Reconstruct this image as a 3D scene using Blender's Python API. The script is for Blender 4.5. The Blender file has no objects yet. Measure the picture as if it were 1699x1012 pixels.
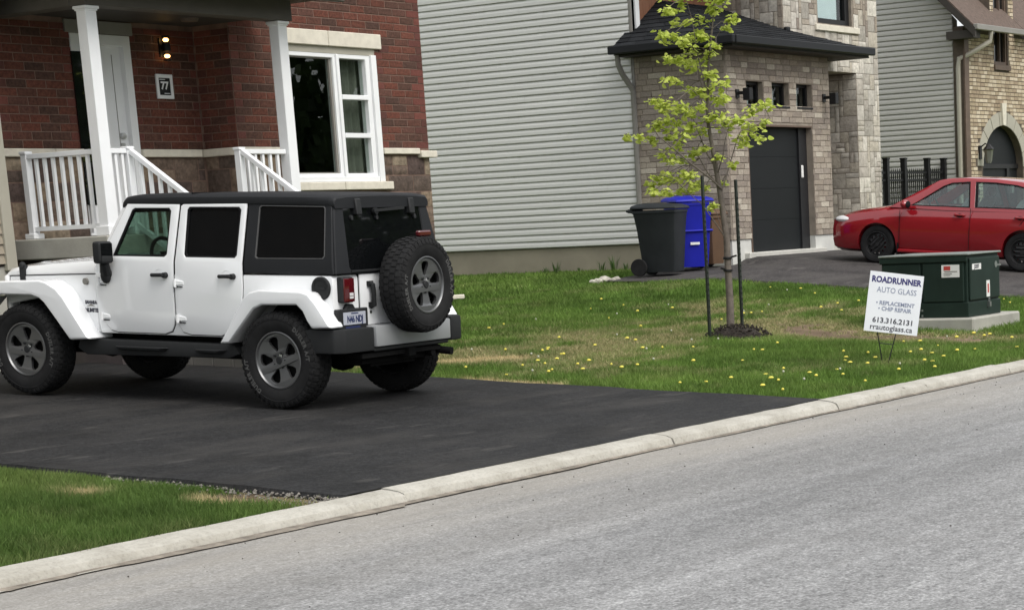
import bpy, bmesh, math, random
import numpy as np
from mathutils import Vector, Matrix
from mathutils.geometry import tessellate_polygon

R = random.Random(7)
rad = math.radians
scene = bpy.context.scene
COL = scene.collection

# ------------------------------------------------------------------ camera
# world: x runs along the street, y from the street towards the houses, z up
CAM_Z = 1.6
yaw, pitch, roll = 0.5462, 0.2118, 0.04747
F_PX, CX, CY = 3410.6, 1235.9, 1100.7
W_PX, H_PX = 1699.0, 1012.0
fw = Vector((math.cos(yaw)*math.cos(pitch), math.sin(yaw)*math.cos(pitch), -math.sin(pitch)))
rt = Vector((math.sin(yaw), -math.cos(yaw), 0))
dn = fw.cross(rt)
cr, sr = math.cos(roll), math.sin(roll)
rt2, dn2 = cr*rt + sr*dn, -sr*rt + cr*dn
cam_d = bpy.data.cameras.new("camera")
cam = bpy.data.objects.new("camera", cam_d)
COL.objects.link(cam)
M = Matrix((rt2, -dn2, -fw)).transposed().to_4x4()
M.translation = (0, 0, CAM_Z)
cam.matrix_world = M
cam_d.sensor_fit = 'HORIZONTAL'
cam_d.sensor_width = 36.0
cam_d.lens = F_PX*36.0/W_PX
cam_d.shift_x = (W_PX/2 - CX)/W_PX
cam_d.shift_y = (CY - H_PX/2)/W_PX
cam_d.clip_start, cam_d.clip_end = 0.1, 2000
scene.camera = cam

# ------------------------------------------------------------------ light
SUN_EL, SUN_AZ = rad(52), rad(-102)         # direction towards the sun: azimuth measured from +x
world = bpy.data.worlds.new("World")
scene.world = world
world.use_nodes = True
nt = world.node_tree
nt.nodes.clear()
sky = nt.nodes.new("ShaderNodeTexSky")
sky.sky_type = 'NISHITA'
sky.sun_disc = False
sky.sun_elevation = SUN_EL
sky.sun_rotation = rad(90) - SUN_AZ
sky.dust_density = 4.0
sky.air_density = 1.0
hs = nt.nodes.new("ShaderNodeHueSaturation")
hs.inputs['Saturation'].default_value = 0.22
bg = nt.nodes.new("ShaderNodeBackground")
bg.inputs['Strength'].default_value = 0.13
wo = nt.nodes.new("ShaderNodeOutputWorld")
cloud = nt.nodes.new("ShaderNodeMix")            # an even cloud deck over the clear sky
cloud.data_type = 'RGBA'
cloud.inputs[0].default_value = 0.6
cloud.inputs[7].default_value = (6.0, 6.15, 6.3, 1)
nt.links.new(sky.outputs[0], hs.inputs['Color'])
nt.links.new(hs.outputs[0], cloud.inputs[6])
nt.links.new(cloud.outputs[2], bg.inputs['Color'])
nt.links.new(bg.outputs[0], wo.inputs['Surface'])
sl = bpy.data.lights.new("sun", 'SUN')
sl.energy = 1.45
sl.angle = rad(40)
sl.color = (1.0, 0.96, 0.9)
so = bpy.data.objects.new("sun", sl)
COL.objects.link(so)
sd = Vector((math.cos(SUN_EL)*math.cos(SUN_AZ), math.cos(SUN_EL)*math.sin(SUN_AZ), math.sin(SUN_EL)))
so.rotation_euler = sd.to_track_quat('Z', 'Y').to_euler()
so.location = (10, -10, 30)
scene.view_settings.view_transform = 'Standard'
scene.view_settings.look = 'None'
scene.view_settings.gamma = 1.0
scene.view_settings.use_curve_mapping = False
scene.view_settings.exposure = 0.68
scene.render.engine = 'CYCLES'
scene.cycles.max_bounces = 8
scene.cycles.transparent_max_bounces = 16

# ------------------------------------------------------------------ materials
def _nt(name):
    m = bpy.data.materials.new(name)
    m.use_nodes = True
    n = m.node_tree
    b = n.nodes["Principled BSDF"]
    return m, n, b

def _pos(n, scale=(1, 1, 1), kind='Position'):
    if kind == 'Position':
        g = n.nodes.new("ShaderNodeNewGeometry"); out = g.outputs['Position']
    else:
        g = n.nodes.new("ShaderNodeTexCoord"); out = g.outputs['Object']
    mp = n.nodes.new("ShaderNodeMapping")
    mp.inputs['Scale'].default_value = scale
    n.links.new(out, mp.inputs['Vector'])
    return mp.outputs[0]

def _noise(n, vec, scale, detail=4, rough=0.6):
    t = n.nodes.new("ShaderNodeTexNoise")
    t.inputs['Scale'].default_value = scale
    t.inputs['Detail'].default_value = detail
    t.inputs['Roughness'].default_value = rough
    n.links.new(vec, t.inputs['Vector'])
    return t.outputs['Fac']

def _ramp(n, fac, stops, interp='LINEAR'):
    r = n.nodes.new("ShaderNodeValToRGB")
    r.color_ramp.interpolation = interp
    el = r.color_ramp.elements
    while len(el) < len(stops):
        el.new(0.5)
    for e, (p, c) in zip(el, stops):
        e.position = p
        e.color = (c[0], c[1], c[2], 1) if not isinstance(c, (int, float)) else (c, c, c, 1)
    n.links.new(fac, r.inputs['Fac'])
    return r.outputs['Color']

def _mix(n, fac, a, b, mode='MIX'):
    m = n.nodes.new("ShaderNodeMix")
    m.data_type = 'RGBA'
    m.blend_type = mode
    for sock, v in ((m.inputs[0], fac), (m.inputs[6], a), (m.inputs[7], b)):
        if isinstance(v, (int, float)):
            sock.default_value = v if sock == m.inputs[0] else (v, v, v, 1)
        elif isinstance(v, tuple):
            sock.default_value = (v[0], v[1], v[2], 1)
        else:
            n.links.new(v, sock)
    return m.outputs[2]

def _bump(n, b, h, strength, dist=0.01):
    bp = n.nodes.new("ShaderNodeBump")
    bp.inputs['Strength'].default_value = strength
    bp.inputs['Distance'].default_value = dist
    n.links.new(h, bp.inputs['Height'])
    n.links.new(bp.outputs[0], b.inputs['Normal'])

def mat(name, col, rough=0.6, metal=0.0, var=0.0, vscale=3.0, bump=0.0, bscale=60.0, coat=0.0, spec=None, vs=(1, 1, 1), kind='Position'):
    m, n, b = _nt(name)
    b.inputs['Roughness'].default_value = rough
    b.inputs['Metallic'].default_value = metal
    b.inputs['Coat Weight'].default_value = coat
    b.inputs['Coat Roughness'].default_value = 0.04
    if spec is not None:
        b.inputs['Specular IOR Level'].default_value = spec
    if var > 0:
        v = _pos(n, vs, kind)
        f = _noise(n, v, vscale, 5)
        c = _ramp(n, f, [(0.3, tuple(x*(1-var) for x in col)), (0.7, tuple(min(1, x*(1+var)) for x in col))])
        n.links.new(c, b.inputs['Base Color'])
    else:
        b.inputs['Base Color'].default_value = (*col, 1)
    if bump > 0:
        v = _pos(n, (1, 1, 1), kind)
        _bump(n, b, _noise(n, v, bscale, 3), bump)
    return m

def mat_pieces(name, cols, rough=0.85, bump=0.5, bscale=45, fine=0.25, fscale=30):
    """masonry: every piece takes its own tone from the list"""
    m, n, b = _nt(name)
    oi = n.nodes.new("ShaderNodeObjectInfo")
    k = len(cols)
    c = _ramp(n, oi.outputs['Random'], [(i/k, cc) for i, cc in enumerate(cols)], 'CONSTANT')
    v = _pos(n)
    f = _noise(n, v, fscale, 6, 0.7)
    f2 = _ramp(n, f, [(0.3, 1-fine), (0.72, 1+fine)])
    c = _mix(n, 1.0, c, f2, 'MULTIPLY')
    g = _noise(n, v, 0.9, 3)
    c = _mix(n, 1.0, c, _ramp(n, g, [(0.3, 0.86), (0.7, 1.1)]), 'MULTIPLY')
    n.links.new(c, b.inputs['Base Color'])
    b.inputs['Roughness'].default_value = rough
    b.inputs['Specular IOR Level'].default_value = 0.25
    _bump(n, b, _noise(n, v, bscale, 5), bump, 0.012)
    return m

def mat_island(name, cols, rough=0.85, fine=0.25, fscale=30, bump=0.4):
    """as mat_pieces for masonry that is joined: one tone per loose piece"""
    m, n, b = _nt(name)
    g = n.nodes.new("ShaderNodeNewGeometry")
    k = len(cols)
    c = _ramp(n, g.outputs['Random Per Island'], [(i/k, cc) for i, cc in enumerate(cols)], 'CONSTANT')
    v = _pos(n)
    f = _noise(n, v, fscale, 6, 0.7)
    c = _mix(n, 1.0, c, _ramp(n, f, [(0.3, 1-fine), (0.72, 1+fine)]), 'MULTIPLY')
    n.links.new(c, b.inputs['Base Color'])
    b.inputs['Roughness'].default_value = rough
    b.inputs['Specular IOR Level'].default_value = 0.25
    _bump(n, b, f, bump, 0.012)
    return m

def mat_glass(name, tint, alpha, rough=0.02, f0=0.035):
    """thin pane: mirror by fresnel over a tinted see-through film"""
    m, n, b = _nt(name)
    n.nodes.remove(b)
    out = n.nodes["Material Output"]
    tr = n.nodes.new("ShaderNodeBsdfTransparent"); tr.inputs[0].default_value = (*[t*alpha for t in tint], 1)
    gl = n.nodes.new("ShaderNodeBsdfGlossy"); gl.inputs['Roughness'].default_value = rough
    lw = n.nodes.new("ShaderNodeLayerWeight"); lw.inputs['Blend'].default_value = 0.5
    pw = n.nodes.new("ShaderNodeMath"); pw.operation = 'POWER'; pw.inputs[1].default_value = 5.0
    fr = n.nodes.new("ShaderNodeMath"); fr.operation = 'MULTIPLY_ADD'; fr.inputs[1].default_value = 0.95; fr.inputs[2].default_value = f0
    n.links.new(lw.outputs['Facing'], pw.inputs[0]); n.links.new(pw.outputs[0], fr.inputs[0])
    mx = n.nodes.new("ShaderNodeMixShader")
    n.links.new(fr.outputs[0], mx.inputs[0]); n.links.new(tr.outputs[0], mx.inputs[1]); n.links.new(gl.outputs[0], mx.inputs[2])
    n.links.new(mx.outputs[0], out.inputs['Surface'])
    return m

def mat_emit(name, col, s):
    m, n, b = _nt(name)
    b.inputs['Base Color'].default_value = (*col, 1)
    b.inputs['Emission Color'].default_value = (*col, 1)
    b.inputs['Emission Strength'].default_value = s
    return m

MT = {}
MT['white_vinyl'] = mat('white_vinyl', (0.78, 0.79, 0.80), 0.45, var=0.04, vscale=2)
MT['cream_stone'] = mat('cream_stone', (0.62, 0.58, 0.49), 0.8, var=0.10, vscale=9, bump=0.25, bscale=70)
MT['concrete'] = mat('concrete', (0.36, 0.35, 0.31), 0.9, var=0.18, vscale=2.2, bump=0.3, bscale=50)
MT['concrete_pale'] = mat('concrete_pale', (0.50, 0.49, 0.45), 0.9, var=0.15, vscale=2.0, bump=0.3, bscale=50)
MT['step_stone'] = mat('step_stone', (0.13, 0.125, 0.115), 0.9, var=0.2, vscale=2)
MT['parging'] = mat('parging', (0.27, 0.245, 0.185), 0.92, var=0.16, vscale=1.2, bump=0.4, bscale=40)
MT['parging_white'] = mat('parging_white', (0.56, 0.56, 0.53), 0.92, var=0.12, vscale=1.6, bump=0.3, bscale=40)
MT['mortar_red'] = mat('mortar_red', (0.17, 0.11, 0.085), 0.95, var=0.25, vscale=6, bump=0.4, bscale=90)
MT['mortar_tan'] = mat('mortar_tan', (0.25, 0.215, 0.175), 0.95, var=0.2, vscale=6, bump=0.4, bscale=90)
MT['mortar_dark'] = mat('mortar_dark', (0.10, 0.078, 0.06), 0.95, var=0.2, vscale=6)
MT['brick_red'] = mat_pieces('brick_red', [(0.118, 0.044, 0.030), (0.100, 0.043, 0.031), (0.132, 0.048, 0.033), (0.110, 0.040, 0.027), (0.084, 0.042, 0.031), (0.124, 0.043, 0.029), (0.104, 0.048, 0.036), (0.070, 0.037, 0.028)], fine=0.42)
MT['brick_red_joined'] = mat_island('brick_red_joined', [(0.135, 0.046, 0.036), (0.115, 0.042, 0.034), (0.15, 0.052, 0.040), (0.09, 0.037, 0.030)])
MT['stone_brown'] = mat_pieces('stone_brown', [(0.135, 0.098, 0.076), (0.185, 0.135, 0.10), (0.095, 0.07, 0.057), (0.125, 0.098, 0.082), (0.20, 0.15, 0.105), (0.085, 0.06, 0.052), (0.25, 0.20, 0.145), (0.11, 0.082, 0.066)], bump=1.0, bscale=22, fine=0.45, fscale=16)
MT['brick_tan'] = mat_pieces('brick_tan', [(0.33, 0.285, 0.235), (0.27, 0.23, 0.192), (0.30, 0.255, 0.208), (0.38, 0.335, 0.275), (0.24, 0.203, 0.172), (0.29, 0.25, 0.212), (0.33, 0.285, 0.242), (0.46, 0.415, 0.345)], fine=0.25)
MT['brick_tan_joined'] = mat_island('brick_tan_joined', [(0.33, 0.285, 0.235), (0.27, 0.23, 0.192), (0.30, 0.255, 0.208), (0.36, 0.315, 0.26), (0.24, 0.203, 0.172)])
MT['stone_pale'] = mat_pieces('stone_pale', [(0.45, 0.415, 0.355), (0.38, 0.35, 0.305), (0.52, 0.485, 0.43), (0.34, 0.315, 0.275), (0.43, 0.39, 0.325), (0.48, 0.45, 0.40), (0.40, 0.365, 0.32), (0.57, 0.535, 0.47)], bump=0.7, bscale=25, fine=0.3, fscale=14)
MT['brick_yellow'] = mat_island('brick_yellow', [(0.44, 0.36, 0.255), (0.36, 0.29, 0.20), (0.50, 0.42, 0.31), (0.32, 0.25, 0.175), (0.41, 0.33, 0.235), (0.56, 0.48, 0.365)], fine=0.2)
MT['siding_grey'] = mat('siding_grey', (0.62, 0.622, 0.595), 0.55, var=0.05, vscale=1.0, vs=(1, 0.3, 6), spec=0.3)
MT['siding_grey2'] = mat('siding_grey2', (0.465, 0.46, 0.43), 0.55, var=0.06, vscale=1.0, vs=(1, 0.3, 6), spec=0.3)
MT['siding_tan'] = mat('siding_tan', (0.30, 0.26, 0.20), 0.6, var=0.06)
MT['trim_grey'] = mat('trim_grey', (0.22, 0.21, 0.19), 0.5, var=0.08)
MT['trim_tan'] = mat('trim_tan', (0.36, 0.34, 0.28), 0.5, var=0.06)
MT['trim_dim'] = mat('trim_dim', (0.085, 0.085, 0.085), 0.5)
MT['brown_trim'] = mat('brown_trim', (0.11, 0.075, 0.055), 0.6, var=0.15, vscale=5)
MT['brown_panel'] = mat('brown_panel', (0.22, 0.10, 0.055), 0.6, var=0.12, vs=(8, 8, 1))
MT['soffit_dark'] = mat('soffit_dark', (0.055, 0.05, 0.045), 0.6, var=0.1, spec=0.1)
MT['fascia_brown'] = mat('fascia_brown', (0.085, 0.078, 0.066), 0.55, var=0.1, spec=0.2)
MT['black_metal'] = mat('black_metal', (0.012, 0.012, 0.013), 0.4, var=0.1, spec=0.25)
MT['black_gutter'] = mat('black_gutter', (0.014, 0.015, 0.017), 0.45, spec=0.2)
MT['garage_black'] = mat('garage_black', (0.009, 0.0105, 0.012), 0.5, var=0.1, vscale=2, spec=0.2)
MT['shingle'] = mat_island('shingle', [(0.012, 0.0135, 0.016), (0.017, 0.0185, 0.021), (0.010, 0.011, 0.013), (0.021, 0.023, 0.026)], 0.95, fine=0.35, fscale=60)
MT['shingle_brown'] = mat('shingle_brown', (0.105, 0.075, 0.06), 0.95, var=0.3, vscale=14, bump=0.5, bscale=60)
MT['window_dark'] = mat('window_dark', (0.006, 0.007, 0.007), 0.03, spec=0.9)
MT['pane'] = mat_glass('pane', (0.90, 0.95, 0.92), 0.92, 0.0, 0.06)
MT['pane_dim'] = mat_glass('pane_dim', (0.9, 0.95, 0.95), 0.95, 0.0)
MT['curtain'] = mat('curtain', (0.17, 0.165, 0.145), 0.9, var=0.2, vs=(14, 14, 0.6))
MT['curtain_pale'] = mat('curtain_pale', (0.75, 0.78, 0.78), 0.9, var=0.04)
MT['room_dark'] = mat('room_dark', (0.02, 0.02, 0.02), 0.9)
MT['steel'] = mat('steel', (0.55, 0.55, 0.55), 0.3, 1.0)
MT['lamp_glow'] = mat_emit('lamp_glow', (1.0, 0.55, 0.17), 4.0)
MT['jeep_white'] = mat('jeep_white', (0.82, 0.83, 0.84), 0.22, coat=1.0)
MT['jeep_black'] = mat('jeep_black', (0.017, 0.018, 0.020), 0.55, bump=0.15, bscale=300, spec=0.18)
MT['jeep_trim'] = mat('jeep_trim', (0.022, 0.023, 0.024), 0.6, bump=0.2, bscale=200, spec=0.18)
MT['seam'] = mat('seam', (0.012, 0.012, 0.013), 0.8, spec=0.1)
MT['rubber'] = mat('rubber', (0.017, 0.017, 0.0175), 0.85, var=0.25, vscale=9, kind='Object', spec=0.15)
MT['tyre_letter'] = mat('tyre_letter', (0.075, 0.075, 0.073), 0.8)
MT['alloy'] = mat('alloy', (0.19, 0.192, 0.196), 0.38, 0.85)
MT['alloy_shine'] = mat('alloy_shine', (0.75, 0.76, 0.77), 0.25, 0.9)
MT['bumper_silver'] = mat('bumper_silver', (0.36, 0.37, 0.38), 0.42, 0.35)
MT['dark_glass'] = mat('dark_glass', (0.004, 0.0045, 0.005), 0.02, spec=0.4)
MT['green_glass'] = mat_glass('green_glass', (0.78, 0.90, 0.84), 0.76, f0=0.05)
MT['smoke_glass'] = mat_glass('smoke_glass', (0.86, 0.96, 0.95), 0.88, f0=0.085)
MT['red_lens'] = mat('red_lens', (0.075, 0.004, 0.007), 0.12, coat=0.5)
MT['white_lens'] = mat('white_lens', (0.6, 0.6, 0.6), 0.2)
MT['interior'] = mat('interior', (0.018, 0.018, 0.019), 0.8)
MT['interior_grey'] = mat('interior_grey', (0.34, 0.35, 0.34), 0.85)
MT['underbody'] = mat('underbody', (0.010, 0.010, 0.010), 0.9, spec=0.05)
MT['plate_white'] = mat('plate_white', (0.42, 0.44, 0.50), 0.4)
MT['plate_blue'] = mat('plate_blue', (0.02, 0.03, 0.10), 0.5)
MT['car_red'] = mat('car_red', (0.26, 0.009, 0.015), 0.14, coat=1.0)
MT['bin_grey'] = mat('bin_grey', (0.019, 0.022, 0.024), 0.55, var=0.15, vscale=4, spec=0.22)
MT['bin_blue'] = mat('bin_blue', (0.009, 0.013, 0.31), 0.45, var=0.1, vscale=4, spec=0.3)
MT['bin_brown'] = mat('bin_brown', (0.10, 0.055, 0.028), 0.6, var=0.12, vscale=4)
MT['box_green'] = mat('box_green', (0.014, 0.027, 0.021), 0.5, var=0.2, vscale=3, spec=0.2)
MT['box_top'] = mat('box_top', (0.16, 0.18, 0.165), 0.5, var=0.2)
MT['sticker_white'] = mat('sticker_white', (0.72, 0.72, 0.70), 0.5)
MT['sticker_red'] = mat('sticker_red', (0.45, 0.05, 0.04), 0.5)
MT['sign_white'] = mat('sign_white', (0.74, 0.76, 0.80), 0.5, var=0.03)
MT['ink_navy'] = mat('ink_navy', (0.022, 0.02, 0.13), 0.6)
MT['ink_grey'] = mat('ink_grey', (0.20, 0.23, 0.33), 0.6)
MT['ink_black'] = mat('ink_black', (0.03, 0.03, 0.045), 0.6)
MT['bark'] = mat('bark', (0.125, 0.105, 0.088), 0.9, var=0.3, vscale=14, bump=0.5, bscale=60)
MT['stake_green'] = mat('stake_green', (0.02, 0.026, 0.02), 0.5)
MT['soil'] = mat('soil', (0.022, 0.016, 0.012), 0.98, var=0.45, vscale=18, bump=0.9, bscale=45)
MT['rock'] = mat('rock', (0.45, 0.43, 0.37), 0.9, var=0.25, vscale=12, bump=0.5, bscale=30)
MT['dandelion_yellow'] = mat('dandelion_yellow', (0.72, 0.62, 0.10), 0.8)
MT['stalk_green'] = mat('stalk_green', (0.06, 0.13, 0.025), 0.8)

def leaf_mat(name, c0, c1, tr=0.45, single=False):
    m, n, b = _nt(name)
    g = n.nodes.new("ShaderNodeNewGeometry")
    oi = n.nodes.new("ShaderNodeObjectInfo")
    c = _ramp(n, oi.outputs['Random'] if single else g.outputs['Random Per Island'], [(0.0, c0), (1.0, c1)])
    n.links.new(c, b.inputs['Base Color'])
    b.inputs['Roughness'].default_value = 0.6
    b.inputs['Specular IOR Level'].default_value = 0.3
    t = n.nodes.new("ShaderNodeBsdfTranslucent")
    n.links.new(c, t.inputs[0])
    mx = n.nodes.new("ShaderNodeMixShader"); mx.inputs[0].default_value = tr
    n.links.new(b.outputs[0], mx.inputs[1]); n.links.new(t.outputs[0], mx.inputs[2])
    n.links.new(mx.outputs[0], n.nodes["Material Output"].inputs['Surface'])
    return m
MT['leaf_lime'] = leaf_mat('leaf_lime', (0.40, 0.49, 0.075), (0.62, 0.68, 0.17))
MT['leaf_single'] = leaf_mat('leaf_single', (0.40, 0.49, 0.075), (0.62, 0.68, 0.17), single=True)
MT['leaf_dark'] = leaf_mat('leaf_dark', (0.02, 0.04, 0.012), (0.05, 0.085, 0.022), 0.25)
MT['weed'] = leaf_mat('weed', (0.04, 0.09, 0.02), (0.08, 0.15, 0.03), 0.3)

def blade_mat():
    m, n, b = _nt('grass_blade')
    a = n.nodes.new("ShaderNodeAttribute"); a.attribute_name = 'tone'
    n.links.new(a.outputs['Color'], b.inputs['Base Color'])
    b.inputs['Roughness'].default_value = 0.7
    b.inputs['Specular IOR Level'].default_value = 0.2
    t = n.nodes.new("ShaderNodeBsdfTranslucent")
    n.links.new(a.outputs['Color'], t.inputs[0])
    mx = n.nodes.new("ShaderNodeMixShader"); mx.inputs[0].default_value = 0.35
    n.links.new(b.outputs[0], mx.inputs[1]); n.links.new(t.outputs[0], mx.inputs[2])
    n.links.new(mx.outputs[0], n.nodes["Material Output"].inputs['Surface'])
    return m
MT['blade'] = blade_mat()

def turf_mat():
    m, n, b = _nt('turf')
    a = n.nodes.new("ShaderNodeAttribute"); a.attribute_name = 'tone'
    v = _pos(n)
    f = _noise(n, v, 22, 6, 0.75)
    c = _mix(n, 1.0, a.outputs['Color'], _ramp(n, f, [(0.3, 0.6), (0.7, 1.35)]), 'MULTIPLY')
    n.links.new(c, b.inputs['Base Color'])
    b.inputs['Roughness'].default_value = 0.95
    b.inputs['Specular IOR Level'].default_value = 0.1
    _bump(n, b, f, 0.8, 0.03)
    return m
MT['turf'] = turf_mat()

def road_mat():
    m, n, b = _nt('road_asphalt')
    v = _pos(n)
    fine = _noise(n, v, 62, 2, 0.6)
    chip = _noise(n, v, 24, 3, 0.7)
    mid = _noise(n, v, 7.5, 4, 0.7)
    big = _noise(n, _pos(n, (0.12, 1, 1)), 1.1, 4, 0.6)
    c = _ramp(n, fine, [(0.34, 0.15), (0.45, 0.21), (0.55, 0.25), (0.68, 0.35)])
    c = _mix(n, 1.0, c, _ramp(n, chip, [(0.34, 0.66), (0.48, 1.0), (0.56, 1.05), (0.68, 1.38)]), 'MULTIPLY')
    c = _mix(n, 1.0, c, _ramp(n, mid, [(0.3, 0.80), (0.5, 1.0), (0.7, 1.16)]), 'MULTIPLY')
    c = _mix(n, 1.0, c, _ramp(n, big, [(0.32, 0.80), (0.68, 1.16)]), 'MULTIPLY')
    lane = _noise(n, _pos(n, (0.05, 1, 1)), 2.6, 4, 0.6)
    c = _mix(n, 1.0, c, _ramp(n, lane, [(0.34, 0.89), (0.5, 1.0), (0.66, 1.10)]), 'MULTIPLY')
    patch = _noise(n, _pos(n, (0.4, 1, 1)), 0.9, 5, 0.7)
    c = _mix(n, _ramp(n, patch, [(0.56, 0.0), (0.66, 0.35)]), c, (0.135, 0.132, 0.128))
    # tan dust swept towards the gutter: a deposit that thins out over two metres
    g = n.nodes.new("ShaderNodeNewGeometry")
    sp = n.nodes.new("ShaderNodeSeparateXYZ"); n.links.new(g.outputs['Position'], sp.inputs[0])
    mr = n.nodes.new("ShaderNodeMapRange")
    mr.inputs['From Min'].default_value = 6.2; mr.inputs['From Max'].default_value = 8.3
    n.links.new(sp.outputs['Y'], mr.inputs['Value'])
    ad = n.nodes.new("ShaderNodeMath"); ad.operation = 'MULTIPLY'
    n.links.new(mr.outputs[0], ad.inputs[0]); n.links.new(_ramp(n, big, [(0.35, 0.35), (0.6, 1.0)]), ad.inputs[1])
    ad2 = n.nodes.new("ShaderNodeMath"); ad2.operation = 'MULTIPLY'; ad2.inputs[1].default_value = 0.72
    n.links.new(ad.outputs[0], ad2.inputs[0])
    c = _mix(n, ad2.outputs[0], c, (0.31, 0.285, 0.245))
    n.links.new(c, b.inputs['Base Color'])
    b.inputs['Roughness'].default_value = 0.9
    b.inputs['Specular IOR Level'].default_value = 0.25
    _bump(n, b, chip, 0.6, 0.02)
    return m
MT['road'] = road_mat()

def drive_mat(name, base, dust):
    m, n, b = _nt(name)
    v = _pos(n)
    fine = _noise(n, v, 55, 2, 0.6)
    chip = _noise(n, v, 17, 3, 0.7)
    big = _noise(n, _pos(n, (0.35, 1.0, 1)), 2.0, 5, 0.65)
    c = _ramp(n, fine, [(0.36, tuple(x*0.55 for x in base)), (0.64, tuple(x*1.6 for x in base))])
    c = _mix(n, 1.0, c, _ramp(n, chip, [(0.34, 0.6), (0.5, 1.0), (0.66, 1.35)]), 'MULTIPLY')
    c = _mix(n, _ramp(n, big, [(0.46, 0.0), (0.68, 0.75)]), c, dust)
    spots = _noise(n, _pos(n, (0.5, 1.6, 1)), 2.6, 4, 0.55)
    c = _mix(n, _ramp(n, spots, [(0.62, 0.0), (0.70, 0.6)]), c, tuple(x*1.7 for x in dust))
    stain = _noise(n, v, 1.3, 3, 0.5)
    c = _mix(n, 1.0, c, _ramp(n, stain, [(0.35, 0.68), (0.5, 1.0)]), 'MULTIPLY')
    n.links.new(c, b.inputs['Base Color'])
    b.inputs['Roughness'].default_value = 0.82
    b.inputs['Specular IOR Level'].default_value = 0.22
    _bump(n, b, chip, 0.5, 0.012)
    return m
MT['driveway_new'] = drive_mat('driveway_new', (0.0155, 0.0155, 0.016), (0.038, 0.036, 0.034))
MT['driveway_old'] = drive_mat('driveway_old', (0.050, 0.046, 0.045), (0.078, 0.072, 0.067))

def curb_mat():
    m, n, b = _nt('curb_concrete')
    v = _pos(n)
    f = _noise(n, v, 3.2, 6, 0.7)
    c = _ramp(n, f, [(0.3, (0.31, 0.292, 0.25)), (0.55, (0.41, 0.392, 0.345)), (0.75, (0.47, 0.452, 0.405))])
    f2 = _noise(n, v, 40, 4, 0.7)
    c = _mix(n, 1.0, c, _ramp(n, f2, [(0.25, 0.72), (0.5, 1.0), (0.8, 1.1)]), 'MULTIPLY')
    spots = _noise(n, v, 12, 2, 0.4)
    c = _mix(n, _ramp(n, spots, [(0.72, 0.0), (0.76, 0.7)]), c, (0.07, 0.055, 0.042))
    n.links.new(c, b.inputs['Base Color'])
    b.inputs['Roughness'].default_value = 0.92
    _bump(n, b, f2, 0.5, 0.012)
    return m
MT['curb'] = curb_mat()

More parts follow.
